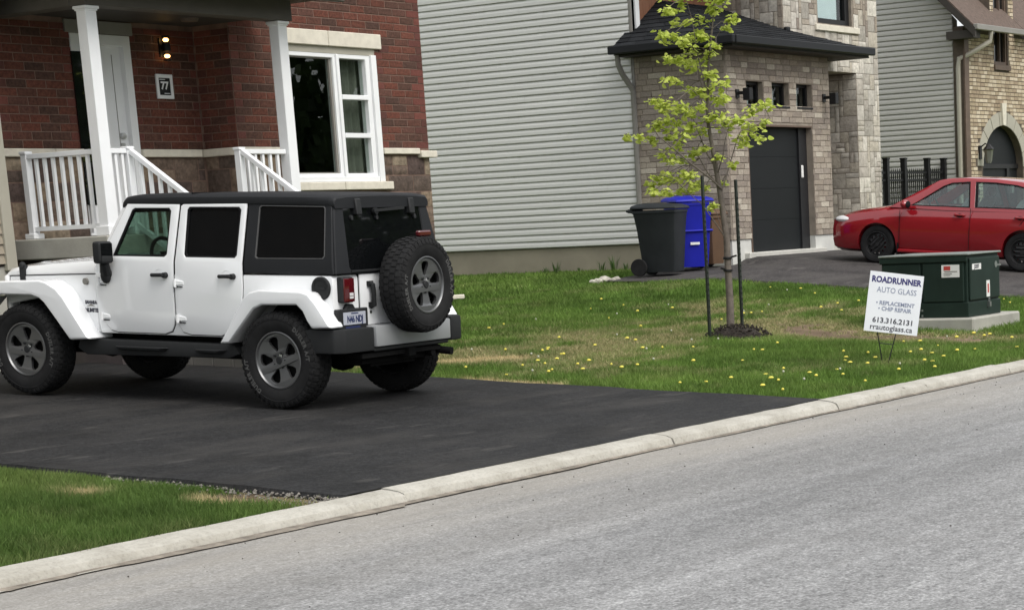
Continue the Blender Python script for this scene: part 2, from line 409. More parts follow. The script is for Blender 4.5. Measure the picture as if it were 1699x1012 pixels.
# ------------------------------------------------------------------ mesh helpers
class MB:
    def __init__(s):
        s.v, s.f = [], []
    def add(s, vs, fs):
        o = len(s.v)
        s.v += [tuple(p) for p in vs]
        s.f += [tuple(i+o for i in f) for f in fs]
        return s
    def box(s, x0, x1, y0, y1, z0, z1):
        return s.add([(x0, y0, z0), (x1, y0, z0), (x1, y1, z0), (x0, y1, z0), (x0, y0, z1), (x1, y0, z1), (x1, y1, z1), (x0, y1, z1)],
                     [(0, 3, 2, 1), (4, 5, 6, 7), (0, 1, 5, 4), (1, 2, 6, 5), (2, 3, 7, 6), (3, 0, 4, 7)])
    def hexa(s, a, b):
        """solid between two quads given in the same winding"""
        return s.add(list(a)+list(b), [(0, 3, 2, 1), (4, 5, 6, 7), (0, 1, 5, 4), (1, 2, 6, 5), (2, 3, 7, 6), (3, 0, 4, 7)])
    def bar(s, p0, p1, w, h, up=(0, 0, 1)):
        p0, p1 = Vector(p0), Vector(p1)
        d = (p1-p0).normalized(); u = Vector(up)
        a = d.cross(u)
        if a.length < 1e-4:
            a = d.cross(Vector((1, 0, 0)))
        a.normalize(); b = a.cross(d)
        q = [-a*w/2-b*h/2, a*w/2-b*h/2, a*w/2+b*h/2, -a*w/2+b*h/2]
        return s.hexa([p0+k for k in q], [p1+k for k in q])
    def prism(s, poly, axis, a, b, holes=()):
        """polygon (2D) pushed from a to b along axis; holes are 2D polygons"""
        def P(p, h):
            return {'x': (h, p[0], p[1]), 'y': (p[0], h, p[1]), 'z': (p[0], p[1], h)}[axis]
        loops = [list(poly)]+[list(h) for h in holes]
        tri = tessellate_polygon([[Vector((p[0], p[1], 0)) for p in l] for l in loops])
        flat = [p for l in loops for p in l]
        n = len(flat)
        vs = [P(p, a) for p in flat]+[P(p, b) for p in flat]
        fs = [tuple(t) for t in tri]+[tuple(i+n for i in reversed(t)) for t in tri]
        o = 0
        for l in loops:
            k = len(l)
            fs += [(o+i, o+(i+1) % k, o+(i+1) % k+n, o+i+n) for i in range(k)]
            o += k
        return s.add(vs, fs)
    def loft(s, rows, closed=False, cap=False):
        k = len(rows[0])
        vs = [p for r in rows for p in r]
        fs = []
        for i in range(len(rows)-1):
            for j in range(k if closed else k-1):
                j2 = (j+1) % k
                fs.append((i*k+j, i*k+j2, (i+1)*k+j2, (i+1)*k+j))
        if cap:
            fs.append(tuple(range(k))[::-1]); fs.append(tuple((len(rows)-1)*k+j for j in range(k)))
        return s.add(vs, fs)
    def tube(s, pts, r, n=8, cap=True):
        pts = [Vector(p) for p in pts]
        rr = r if isinstance(r, (list, tuple)) else [r]*len(pts)
        rows = []
        a = None
        for i, p in enumerate(pts):
            d = (pts[min(i+1, len(pts)-1)]-pts[max(i-1, 0)]).normalized()
            if a is None:
                a = d.cross(Vector((0.13, 0.21, 1))) if abs(d.z) < 0.9 else d.cross(Vector((1, 0.1, 0)))
            a = (a-d*a.dot(d)).normalized()
            b = d.cross(a)
            rows.append([p+(a*math.cos(t)+b*math.sin(t))*rr[i] for t in [2*math.pi*k/n for k in range(n)]])
        return s.loft(rows, True, cap)
    def lathe(s, prof, n, c=(0, 0, 0), axis='z', cap=False):
        rows = []
        for r, h in prof:
            row = []
            for k in range(n):
                t = 2*math.pi*k/n
                x, y = r*math.cos(t), r*math.sin(t)
                q = {'z': (x, y, h), 'y': (x, h, y), 'x': (h, x, y)}[axis]
                row.append((q[0]+c[0], q[1]+c[1], q[2]+c[2]))
            rows.append(row)
        return s.loft(rows, True, cap)
    def ball(s, c, r, n=10, m=6):
        rr = r if isinstance(r, (tuple, list)) else (r, r, r)
        rows = []
        for i in range(m+1):
            t = math.pi*i/m
            rows.append([(c[0]+rr[0]*math.sin(t)*math.cos(2*math.pi*k/n), c[1]+rr[1]*math.sin(t)*math.sin(2*math.pi*k/n), c[2]+rr[2]*math.cos(t)) for k in range(n)])
        return s.loft(rows, True)
    def map(s, fn):
        s.v = [tuple(fn(*p)) for p in s.v]
        return s
    def mesh(s, name, m, org=(0, 0, 0), bevel=0, seg=1, angle=35, cuts=(), warp=None, smooth=True, weld=True):
        bm = bmesh.new()
        vv = [bm.verts.new((p[0]-org[0], p[1]-org[1], p[2]-org[2])) for p in s.v]
        for f in s.f:
            try:
                bm.faces.new([vv[i] for i in f])
            except ValueError:
                pass
        if weld:
            bmesh.ops.remove_doubles(bm, verts=bm.verts, dist=1e-5)
        bmesh.ops.recalc_face_normals(bm, faces=bm.faces)
        if bevel > 0:
            bmesh.ops.dissolve_limit(bm, angle_limit=0.01, verts=bm.verts, edges=bm.edges)
            es = [e for e in bm.edges if len(e.link_faces) == 2 and e.calc_face_angle(0) > rad(angle)]
            bmesh.ops.bevel(bm, geom=es, offset=bevel, segments=seg, affect='EDGES', profile=0.6, clamp_overlap=True)
        for co, no in cuts:
            bmesh.ops.bisect_plane(bm, geom=bm.verts[:]+bm.edges[:]+bm.faces[:], plane_co=co, plane_no=no)
        if warp:
            for q in bm.verts:
                q.co = Vector(warp(*q.co))
        me = bpy.data.meshes.new(name)
        bm.to_mesh(me); bm.free()
        me.materials.append(m)
        if smooth:
            me.polygons.foreach_set('use_smooth', [True]*len(me.polygons))
            me.set_sharp_from_angle(angle=rad(35))
        return me

def link(name, data, parent=None, loc=(0, 0, 0), rz=0.0):
    o = bpy.data.objects.new(name, data)
    COL.objects.link(o)
    o.location = loc
    o.rotation_euler = (0, 0, rz)
    if parent is not None:
        o.parent = parent
    return o

def thing(name, label, cat, loc=(0, 0, 0), rz=0.0, group=None, data=None):
    o = link(name, data, None, loc, rz)
    o['label'] = label; o['category'] = cat
    if group:
        o['group'] = group
    return o

ORG = {}
def part(name, mb, m, parent, **kw):
    """part of an unrotated thing, given in world coordinates"""
    org = ORG.get(parent.name)
    if org is None:
        org = Vector(parent.location)
        p = parent.parent
        while p:
            org += Vector(p.location); p = p.parent
    o = link(name, mb.mesh(name, m, org=org, **kw), parent)
    ORG[o.name] = org
    return o

def local(name, mb, m, parent, loc=(0, 0, 0), rz=0.0, **kw):
    return link(name, mb.mesh(name, m, **kw), parent, loc, rz)

def structure(name, mb, m, **kw):
    o = link(name, mb.mesh(name, m, **kw)); o['kind'] = 'structure'
    return o

def split_islands(o):
    """give each loose piece of a part its own object"""
    me = o.data
    bm = bmesh.new(); bm.from_mesh(me); bm.verts.ensure_lookup_table()
    seen, groups = set(), []
    for v in bm.verts:
        if v.index in seen: continue
        st, g_ = [v], []
        seen.add(v.index)
        while st:
            q = st.pop(); g_.append(q.index)
            for e in q.link_edges:
                w = e.other_vert(q)
                if w.index not in seen:
                    seen.add(w.index); st.append(w)
        groups.append(set(g_))
    if len(groups) < 2:
        bm.free(); return
    for i, g_ in enumerate(groups):
        b2 = bm.copy(); b2.verts.ensure_lookup_table()
        bmesh.ops.delete(b2, geom=[v for v in b2.verts if v.index not in g_], context='VERTS')
        m2 = bpy.data.meshes.new(me.name); b2.to_mesh(m2); b2.free()
        for mm in me.materials: m2.materials.append(mm)
        m2.polygons.foreach_set('use_smooth', [True]*len(m2.polygons)); m2.set_sharp_from_angle(angle=rad(35))
        if i == 0:
            first = m2
        else:
            c = o.copy(); c.data = m2; COL.objects.link(c); c.parent = o.parent
    o.data = first
    bm.free()

def copy_tree(o, parent=None):
    c = o.copy(); COL.objects.link(c)
    if parent is not None:
        c.parent = parent
    for ch in list(o.children):
        copy_tree(ch, c)
    return c

def text_mesh(body, size, m, name, ext=0.0015, bold=0.0, align='CENTER', space=1.0):
    cu = bpy.data.curves.new(name, 'FONT')
    cu.body = body; cu.size = size; cu.align_x = align; cu.align_y = 'CENTER'
    cu.extrude = ext; cu.offset = bold; cu.space_character = space; cu.resolution_u = 3
    ob = bpy.data.objects.new(name, cu); COL.objects.link(ob)
    dg = bpy.context.evaluated_depsgraph_get()
    me = bpy.data.meshes.new_from_object(ob.evaluated_get(dg))
    bpy.data.objects.remove(ob); bpy.data.curves.remove(cu)
    me.materials.clear(); me.materials.append(m)
    return me

# ------------------------------------------------------------------ ground shape
def sst(a, b, x):
    t = np.clip((x-a)/(b-a), 0, 1)
    return t*t*(3-2*t)
def G(u, v):
    s = .045+.045*sst(22, 31, u)
    vc = 17+1.9*sst(30.5, 31.5, u)
    return .086+s*(np.minimum(np.maximum(v, 8.46), vc)-8.46)
def g(u, v):
    return float(G(np.float64(u), np.float64(v)))

_rs = np.random.RandomState(3)
_tab = _rs.rand(256, 256)
def vnoise(x, y):
    xi, yi = np.floor(x).astype(int), np.floor(y).astype(int)
    fx, fy = x-xi, y-yi
    fx, fy = fx*fx*(3-2*fx), fy*fy*(3-2*fy)
    a = _tab[xi % 256, yi % 256]; b = _tab[(xi+1) % 256, yi % 256]
    c = _tab[xi % 256, (yi+1) % 256]; d = _tab[(xi+1) % 256, (yi+1) % 256]
    return (a*(1-fx)+b*fx)*(1-fy)+(c*(1-fx)+d*fx)*fy
def fbm(x, y, o=4):
    r, a, t = 0, 0.5, 0
    for i in range(o):
        r = r+a*vnoise(x*2**i+17*i, y*2**i+31*i); t += a; a *= .55
    return r/t

def seg_d(u, v, a, b):
    ax, ay = a; bx, by = b
    t = np.clip(((u-ax)*(bx-ax)+(v-ay)*(by-ay))/((bx-ax)**2+(by-ay)**2), 0, 1)
    return np.hypot(u-ax-t*(bx-ax), v-ay-t*(by-ay))

def lawn_state(u, v):
    """(dry, dirt, straw) in 0..1: worn and dead patches of the lawn"""
    n1 = fbm(u*0.9, v*0.9); n2 = fbm(u*3.1+9, v*3.1+4); n4 = fbm(u*1.1+21, v*4.6+7)
    band = np.exp(-((v-13.5-0.10*(u-18))/1.7)**2)*sst(15.6, 17.2, u)*(1-sst(24.5, 26.5, u))
    dry = sst(0.52, 0.70, n1*0.30+n2*0.30+n4*0.40+0.155*band)
    dry = dry*(0.45+0.55*np.clip(band*1.5, 0, 1))*np.where(u < 12, 0.4, 1.0)
    dd = np.minimum(seg_d(u, v, (22.9, 13.1), (21.7, 11.7)), seg_d(u, v, (21.7, 11.7), (22.0, 10.3)))
    wob = 0.9*(n2-0.5)+0.7*(n4-0.5)
    dirt = sst(0.50, 0.22, dd+wob)
    halo = sst(1.05, 0.45, dd+wob*1.2)
    dry = np.maximum(dry, 1.0*halo)
    straw = np.maximum(sst(0.42, 0.15, seg_d(u, v, (16.2, 14.25), (17.7, 13.6))+0.3*(n2-.5)),
                       sst(0.22, 0.06, seg_d(u, v, (15.55, 11.4), (15.62, 12.35))+0.2*(n2-.5)))
    straw = np.maximum(straw, sst(0.26, 0.05, np.hypot(u-8.8, (v-10.1)*0.8)+0.25*(n2-.5)))
    straw = np.maximum(straw, sst(0.25, 0.05, seg_d(u, v, (9.0, 9.15), (9.15, 8.7))+0.25*(n2-.5)))
    # bare strip of earth at the end of the near lawn by the driveway and the curb
    dirt = np.maximum(dirt, sst(0.40, 0.12, np.hypot((u-9.25)*1.1, (v-8.85)*0.55)+0.25*(n2-.5)))
    return dry, dirt, straw

def tone_arrays(u, v, rnd):
    dry, dirt, straw = lawn_state(u, v)
    n1 = fbm(u*0.55+40, v*0.55+11); n3 = fbm(u*2.2+3, v*2.2+70)
    left = (u < 12)
    ga = np.array([0.090, 0.165, 0.030]); gb = np.array([0.172, 0.262, 0.058])
    la = np.array([0.078, 0.138, 0.030]); lb = np.array([0.140, 0.200, 0.052])
    t = np.clip(n1*1.6-0.4+0.5*(rnd-.5), 0, 1)[:, None]
    green = np.where(left[:, None], la+(lb-la)*t, ga+(gb-ga)*t)*(0.55+0.95*n3)[:, None]
    tan = np.array([0.36, 0.31, 0.17])*(0.75+0.5*rnd)[:, None]
    strawc = np.array([0.52, 0.43, 0.24])*(0.8+0.4*rnd)[:, None]
    soil = np.array([0.17, 0.125, 0.085])*(0.25+1.5*n3)[:, None]
    mixd = np.clip(dry*(0.55+0.9*(rnd-0.3)), 0, 1)[:, None]
    c = green*(1-mixd)+tan*mixd
    c = c*(1-straw[:, None])+strawc*straw[:, None]
    return c, soil, dry, dirt, straw

def grid_sheet(name, us, vs, zf, m, tone=False):
    U, V = np.meshgrid(np.array(us), np.array(vs), indexing='ij')
    Z = zf(U, V)
    nu, nv = U.shape
    co = np.stack([U.ravel(), V.ravel(), Z.ravel()], 1)
    idx = np.arange(nu*nv).reshape(nu, nv)
    q = np.stack([idx[:-1, :-1], idx[1:, :-1], idx[1:, 1:], idx[:-1, 1:]], -1).reshape(-1, 4)
    me = bpy.data.meshes.new(name)
    me.from_pydata(co.tolist(), [], q.tolist())
    me.materials.append(m)
    me.polygons.foreach_set('use_smooth', [True]*len(me.polygons))
    if tone:
        c, soil, dry, dirt, straw = tone_arrays(co[:, 0], co[:, 1], np.full(len(co), .5))
        k = np.clip(dirt+0.25, 0, 1)[:, None]
        c = c*0.8*(1-k)+soil*k
        at = me.color_attributes.new('tone', 'FLOAT_COLOR', 'POINT')
        at.data.foreach_set('color', np.c_[c, np.ones(len(c))].astype(np.float32).ravel())
    o = link(name, me); o['kind'] = 'structure'
    return o

# ------------------------------------------------------------------ setting: ground, lawn, road, curb, driveways
structure('ground', MB().add([(-700, -700, -.35), (700, -700, -.35), (700, 700, -.35), (-700, 700, -.35)], [(0, 1, 2, 3)]), mat('far_ground', (0.06, 0.075, 0.03), 0.95, var=0.3, vscale=0.05))
def steps(*seg):
    out = [seg[0][0]]
    for a, b, d in seg:
        n = max(1, int(round((b-a)/d)))
        out += [a+(b-a)*(i+1)/n for i in range(n)]
    return out
grid_sheet('lawn', steps((-60, 5, 5), (5, 10, .12), (10, 15, .5), (15, 28, .12), (28, 46, .6), (46, 140, 6)),
           steps((8.465, 15, .12), (15, 20, .2), (20, 30, .5), (30, 110, 6)),
           lambda U, V: G(U, V)-.038+.016*(fbm(U*2.5, V*2.5)-.5), MT['turf'], True)
grid_sheet('verge', steps((-60, 120, 6)), steps((-80, -2.2, 3)), lambda U, V: 0.05+0*U, MT['turf'], True)
grid_sheet('road', steps((-60, 0, 5), (0, 26, .5), (26, 140, 6)), steps((-2.0, 8.36, .37)),
           lambda U, V: -.0+.012*(fbm(U*.7, V*.7)-.5)-.0*V, MT['road'])

curb_root = link('curb', None); curb_root['kind'] = 'structure'
prof = [(8.262, -.05), (8.262, .004), (8.270, .032), (8.284, .058), (8.325, .074), (8.40, .084), (8.458, .088), (8.47, .05), (8.47, -.05)]
xs = [-42, -30, -18, -9, -3, 0.4, 3.4, 6.55, 9.7, 12.75, 15.3, 16.0, 18.9, 21.8, 25, 28.2, 31.4, 36, 48, 70, 110]
for i in range(len(xs)-1):
    a, b = xs[i]+.006, xs[i+1]-.006
    n = max(2, int((b-a)/(.08 if 2 < a < 24 else 3)))
    dz = R.uniform(-.006, .006); dy = R.uniform(-.008, .008)
    rows = []
    for k in range(n+1):
        x = a+(b-a)*k/n
        row = []
        for j, (y, z) in enumerate(prof):
            nn = float(fbm(np.array([x*3.1+j*.7]), np.array([j*1.3+i]))[0])-.5
            n2 = float(fbm(np.array([x*.6]), np.array([j*.2]))[0])-.5
            amp = .010 if 1 <= j <= 6 else 0
            row.append((x, y+dy+amp*nn*1.4+.02*n2, z+dz+amp*nn*.8))
        rows.append(row)
    o = link('curb_segment', MB().loft(rows, False).add([rows[0][j] for j in range(9)], [tuple(range(9))]).add([rows[-1][j] for j in range(9)], [tuple(range(8, -1, -1))]).mesh('curb_segment', MT['curb']), curb_root)

def driveway(name, ul, ur, v0, v1, m, amp=.05):
    vs = steps((v0, v1, .08))
    n = 26
    rows = []
    for v in vs:
        l = ul+amp*(float(fbm(np.array([v*2.6]), np.array([3.3]))[0])-.5)*2.6
        r = ur+amp*(float(fbm(np.array([v*2.6]), np.array([9.1]))[0])-.5)*2.6
        us = [l+(r-l)*k/n for k in range(n+1)]
        row = [(l-.05, v, g(l, v)-.07)]
        row += [(u, v, g(u, v)+.004+.010*(float(fbm(np.array([u*.8]), np.array([v*.8]))[0])-.5)) for u in us]
        row.append((r+.05, v, g(r, v)-.07))
        rows.append(row)
    o = link(name, MB().loft(rows).mesh(name, m)); o['kind'] = 'structure'
driveway('driveway', 9.38, 15.42, 8.472, 17.0, MT['driveway_new'], .05)
driveway('neighbour_driveway', 27.75, 35.6, 8.472, 18.47, MT['driveway_old'])
# asphalt apron beside the garage where the carts stand
mb = MB()
rows = []
for v in steps((18.44, 19.3, .12)):
    u0 = 27.72+0.35*max(0, (v-18.6))**1.5
    rows.append([(u0+(30.66-u0)*k/10, v, g(u0+(30.66-u0)*k/10, v)+.004) for k in range(11)])
structure('cart_apron', mb.loft(rows), MT['driveway_old'])

# gravel spill along the driveway edge and grit on the road
def scatter(name, pts, smin, smax, m):
    mb = MB()
    for (x, y, z) in pts:
        s = R.uniform(smin, smax)
        vs = []
        for d in ((1, 0, 0), (-1, 0, 0), (0, 1, 0), (0, -1, 0), (0, 0, 1), (0, 0, -1)):
            k = s*R.uniform(.6, 1.2)
            vs.append((x+d[0]*k, y+d[1]*k, z+d[2]*k*.7))
        mb.add(vs, [(0, 2, 4), (2, 1, 4), (1, 3, 4), (3, 0, 4), (2, 0, 5), (1, 2, 5), (3, 1, 5), (0, 3, 5)])
    o = link(name, mb.mesh(name, m, smooth=False, weld=False)); o['kind'] = 'stuff'
    return o
pts = []
for i in range(330):
    v = 8.5+2.0*R.random()**1.7; u = 9.36-abs(R.gauss(0, .07))*(1.0+2.2*max(0, 9.4-v))
    pts.append((u, v, g(u, v)-.022+R.uniform(0, .012)))
scatter('gravel', pts, .005, .018, mat('gravel_grey', (0.16, 0.148, 0.13), 0.95, var=.5, vscale=30))
pts = []
for i in range(170):
    u = R.uniform(4, 21); v = 8.3-abs(R.gauss(0, 1.1))
    pts.append((u, v, .003))
o = scatter('road_grit', pts, .003, .009, mat('grit_dark', (0.07, 0.065, 0.058), 0.9))
# thin concrete lip that shows below the curb at the near end
rows = []
for k in range(90):
    x = 1.5+k*.07
    w = .058*(1-sst(5.9, 7.4, np.float64(x)))*(.75+.5*float(fbm(np.array([x*2.0]), np.array([2.]))[0]))
    rows.append([(x, 8.235, .0105), (x, 8.232-w, .0085)])
structure('gutter_lip', MB().loft(rows), MT['curb'])
# strip of dark silt lying in the gutter against the curb
rows = []
for k in range(400):
    x = 2+k*.06
    w = .035+.075*float(fbm(np.array([x*1.4]), np.array([5.]))[0]) - .03
    w = max(.004, w*(1.7 if 6.6 < x < 9.6 else .75))
    rows.append([(x, 8.285, .016), (x, 8.262-w*.5, .013), (x, 8.262-w, .0075)])
structure('gutter_silt', MB().loft(rows), mat('silt', (0.19, 0.165, 0.135), 0.95, var=0.5, vscale=9, bump=.6, bscale=50))

# ------------------------------------------------------------------ masonry and siding helpers
def lay_courses(a0, a1, z0, z1, h, lens, holes=(), stagger=None, minlen=.035, joint=.010):
    """pieces (centre, z, length, height) of a coursed wall; holes are (a0, a1, z0, z1)"""
    out = []
    nrow = int(math.ceil((z1-z0)/h-1e-6))
    for r in range(nrow):
        zb, zt = z0+r*h, min(z0+(r+1)*h, z1)
        if zt-zb < .03:
            continue
        zc = (zb+zt)/2
        iv = [(a0, a1)]
        for (x0, x1, y0, y1) in holes:
            if y0 < zc < y1:
                nx = []
                for p, q in iv:
                    if x1 <= p or x0 >= q:
                        nx.append((p, q))
                    else:
                        if x0 > p: nx.append((p, x0))
                        if x1 < q: nx.append((x1, q))
                iv = nx
        L = lens if isinstance(lens, (int, float)) else None
        pos = a0-((stagger if stagger is not None else .5)*L*(r % 2) if L else R.uniform(0, lens[1]))
        cuts = []
        while pos < a1:
            l = L if L else R.uniform(*lens)
            cuts.append((pos, pos+l)); pos += l
        for p, q in iv:
            for c0, c1 in cuts:
                s, e = max(p, c0), min(q, c1)
                if e-s > minlen:
                    out.append(((s+e)/2, zc, e-s-joint, zt-zb-joint))
    return out

def unit_piece(name, m, rough=0.0, cham=.06, seed=0):
    """1 x 1 masonry face, front at y=0 (outward -y), 6 cm deep"""
    rr = random.Random(seed)
    if rough <= 0:
        c = cham
        mb = MB().add([(-.5, .06, -.5), (.5, .06, -.5), (.5, .06, .5), (-.5, .06, .5),
                       (-.5, .006, -.5), (.5, .006, -.5), (.5, .006, .5), (-.5, .006, .5),
                       (-.5+c*.35, 0, -.5+c), (.5-c*.35, 0, -.5+c), (.5-c*.35, 0, .5-c), (-.5+c*.35, 0, .5-c)],
                      [(0, 1, 5, 4), (1, 2, 6, 5), (2, 3, 7, 6), (3, 0, 4, 7), (4, 5, 9, 8), (5, 6, 10, 9), (6, 7, 11, 10), (7, 4, 8, 11), (8, 9, 10, 11)])
        me = mb.mesh(name, m, smooth=False)
    else:
        n = 4
        mb = MB()
        rows = []
        for i in range(n+1):
            row = []
            for j in range(n+1):
                x, z = -.5+i/n, -.5+j/n
                ed = i in (0, n) or j in (0, n)
                y = .004+rough*.3 if ed else -rr.uniform(.0, rough)
                jx = 0 if not ed else rr.uniform(-.015, .015)
                row.append((x+(jx if j in (0, n) and 0 < i < n else 0), y, z+(jx if i in (0, n) and 0 < j < n else 0)))
            rows.append(row)
        mb.loft(rows)
        mb.add([(-.5, .06, -.5), (.5, .06, -.5), (.5, .06, .5), (-.5, .06, .5), (-.5, .008, -.5), (.5, .008, -.5), (.5, .008, .5), (-.5, .008, .5)], [(0, 1, 5, 4), (1, 2, 6, 5), (2, 3, 7, 6), (3, 0, 4, 7)])
        me = mb.mesh(name, m, weld=False)
    return me

def place_pieces(name, mes, parent, spec):
    """spec: list of (x, y, z, length, height, rz)"""
    org = Vector(parent.location)
    for (x, y, z, l, h, rz) in spec:
        o = bpy.data.objects.new(name, R.choice(mes))
        COL.objects.link(o)
        o.parent = parent
        o.location = Vector((x, y, z))-org
        o.rotation_euler = (0, 0, rz)
        o.scale = (l, 1, h)

def joined_pieces(name, m, parent, spec):
    mb = MB()
    for (x, y, z, l, h, rz) in spec:
        c, s = math.cos(rz), math.sin(rz)
        pts = []
        for (px, py, pz) in ((-.5, .06, -.5), (.5, .06, -.5), (.5, .06, .5), (-.5, .06, .5), (-.5, 0, -.5), (.5, 0, -.5), (.5, 0, .5), (-.5, 0, .5)):
            X, Y, Z = px*l, py, pz*h
            pts.append((x+c*X-s*Y, y+s*X+c*Y, z+Z))
        mb.add(pts, [(4, 5, 6, 7), (0, 1, 5, 4), (1, 2, 6, 5), (2, 3, 7, 6), (3, 0, 4, 7)])
    o = part(name, mb, m, parent, smooth=False, weld=False)
    o['kind'] = 'stuff'
    return o

cp = Vector((0, 0, CAM_Z))
def masonry(name, joined, mes, mj, parent, spec, limit=296):
    spec = sorted(spec, key=lambda q: ((Vector(q[:3])-cp).length)/math.sqrt(max(1e-4, q[3]*q[4])) + (1e3 if q[2] > 4.9 else 0))
    place_pieces(name, mes, parent, spec[:limit])
    if len(spec) > limit:
        joined_pieces(joined, mj, parent, spec[limit:])

# outward -y wall at y=Y: pieces sit with their face at Y-proud
def face_front(pcs, Y, proud=.006):
    return [(a, Y-proud, z, l, h, 0.0) for (a, z, l, h) in pcs]
# outward -x wall at x=X: local x runs along -y
def face_left(pcs, X, proud=.006):
    return [(X-proud, a, z, l, h, -math.pi/2) for (a, z, l, h) in pcs]

def siding(name, parent, m, X, y0, y1, z0, z1, h, org):
    """clapboards on a wall that faces -x"""
    n = int((z1-z0)/h)
    mb = MB()
    L = y1-y0
    prof = [(0.0, .016), (-.030, .014), (-.032, .018), (-.029, h*.58), (-.014, h*.92), (-.004, h*1.0), (-.002, h+.014)]
    mb.loft([[(p[0], 0, p[1]) for p in prof], [(p[0], L, p[1]) for p in prof]])
    me = mb.mesh(name, m, smooth=False)
    for k in range(n):
        # boards come in 3.66 m lengths: each laps a little over the next
        cuts = [0.0]
        c = R.uniform(.5, 3.6)
        while c < L-.3:
            cuts.append(c); c += 3.66
        cuts.append(L)
        for i, (a, b) in enumerate(zip(cuts[:-1], cuts[1:])):
            o = bpy.data.objects.new(name, me); COL.objects.link(o)
            o.parent = parent
            o.location = Vector((X-.0022*(i % 2), y0+a, z0+k*h+R.uniform(-.0012, .0012)))-Vector(org)
            o.scale = (1, (b-a+(.03 if i % 2 else 0))/L, 1)

def downspout(parent, pts, m, w=.075, d=.055):
    mb = MB()
    mb.tube(pts, w*.55, 8)
    return part('downspout', mb, m, parent)

# ------------------------------------------------------------------ the brick house (house number 77)
VF, VB, UJ, UC = 17.30, 17.85, 17.88, 21.27
ZB = 2.69                                       # top of the pale belt course
h1 = thing('brick_house', 'red brick house over a brown stone base with white columned porch and tall white window', 'house', (18, 17.9, .45))
# backing walls (mortar)
win = (18.80, 20.34, 2.295, 3.80)
door_h = (16.07, 16.88, 1.76, 3.90)
mb = MB()
mb.prism([(UJ, .35), (UC, .35), (UC, 6.9), (UJ, 6.9)], 'y', VF, VF+.25, [[(win[0], win[2]), (win[1], win[2]), (win[1], win[3]), (win[0], win[3])]])
mb.box(UC-.25, UC, VF+.251, 27.5, .35, 6.9)
mb.box(UJ, UJ+.2, VF+.251, VB+.25, .35, 6.9)
mb.prism([(14.95, .35), (UJ-.001, .35), (UJ-.001, 6.9), (14.95, 6.9)], 'y', VB, VB+.22, [[(door_h[0], door_h[2]), (door_h[1], door_h[2]), (door_h[1], door_h[3]), (door_h[0], door_h[3])]])
mb.box(11.0, UC-.26, 27.2, 27.45, .35, 6.9)
mb.box(11.0, 11.2, VB+.25, 27.19, .35, 6.9)
part('wall', mb, MT['mortar_red'], h1)
bricks = []
C_H, B_L = .0885, .262
zt = 4.78
bricks += face_front(lay_courses(UJ, UC, ZB, zt, C_H, B_L, [(win[0]-.01, win[1]+.01, 2.2, win[3]+.02), (18.70, 20.44, 3.80, 4.035)]), VF)
bricks += face_front(lay_courses(15.02, UJ-.01, ZB, 4.0, C_H, B_L, [(16.06, 16.90, 1.7, 4.04)]), VB)
bricks += face_left(lay_courses(VF+.005, VB-.01, ZB, 4.0, C_H, B_L, stagger=.5), UJ)
brick_me = [unit_piece('brick', MT['brick_red'], seed=1)]
masonry('brick', 'upper_bricks', brick_me, MT['brick_red_joined'], h1, bricks, 298)
# brown ashlar below the belt
stones = []
def ashlar(a0, a1, z0, z1, holes=()):
    out = []
    z = z0; r = 0
    while z < z1-.03:
        h = R.choice((.13, .20, .20, .27))
        if z+h > z1-.08: h = z1-z
        for q in lay_courses(a0, a1, z, z+h, h+1e-4, (.26, .48), holes, joint=.014, minlen=.06):
            if q[3] > .22 and q[2] < .40 and R.random() < .30:
                hh = q[3]*.46
                out.append((q[0], q[1]-q[3]/2+hh/2, q[2], hh-.005)); out.append((q[0], q[1]+q[3]/2-(q[3]-hh)/2+.004, q[2], q[3]-hh-.010))
            else:
                out.append(q)
        z += h; r += 1
    return out
ZS = ZB-.085
stones += face_front(ashlar(UJ, UC, .62, ZS, [(win[0]-.02, win[1]+.02, 2.10, 9)]), VF, .010)
stones += face_front(ashlar(15.0, UJ-.015, 1.74, ZS, [(16.06, 16.90, 1.6, 9)]), VB, .010)
stones += face_left(ashlar(VF+.01, VB-.015, 1.0, ZS), UJ, .010)
stone_me = [unit_piece('stone', MT['stone_brown'], .009, seed=k) for k in range(6)]
masonry('stone', 'lower_stones', stone_me, MT['brick_red_joined'], h1, stones, 250)
# pale belt course, cut stones
def cut_stone(x0, x1, y0, y1, z0, z1, name='belt_stone'):
    return part(name, MB().box(x0, x1, y0, y1, z0, z1), MT['cream_stone'], h1, bevel=.008)
for a, b in ((14.97, 15.66), (15.667, 16.06)):
    cut_stone(a, b, VB-.055, VB+.05, ZS, ZB)
for a, b in ((16.90, 17.80),):
    cut_stone(a, b, VB-.055, VB+.05, ZS, ZB)
cut_stone(UJ-.055, UJ+.02, VF-.055, VB+.0, ZS, ZB)
for a, b in ((UJ+.022, 18.78),):
    cut_stone(a, b, VF-.055, VF+.05, ZS, ZB)
cut_stone(20.36, 21.04, VF-.055, VF+.05, ZS+.012, ZB)
cut_stone(21.045, 21.36, VF-.07, VF+.05, ZS-.03, ZB-.03)
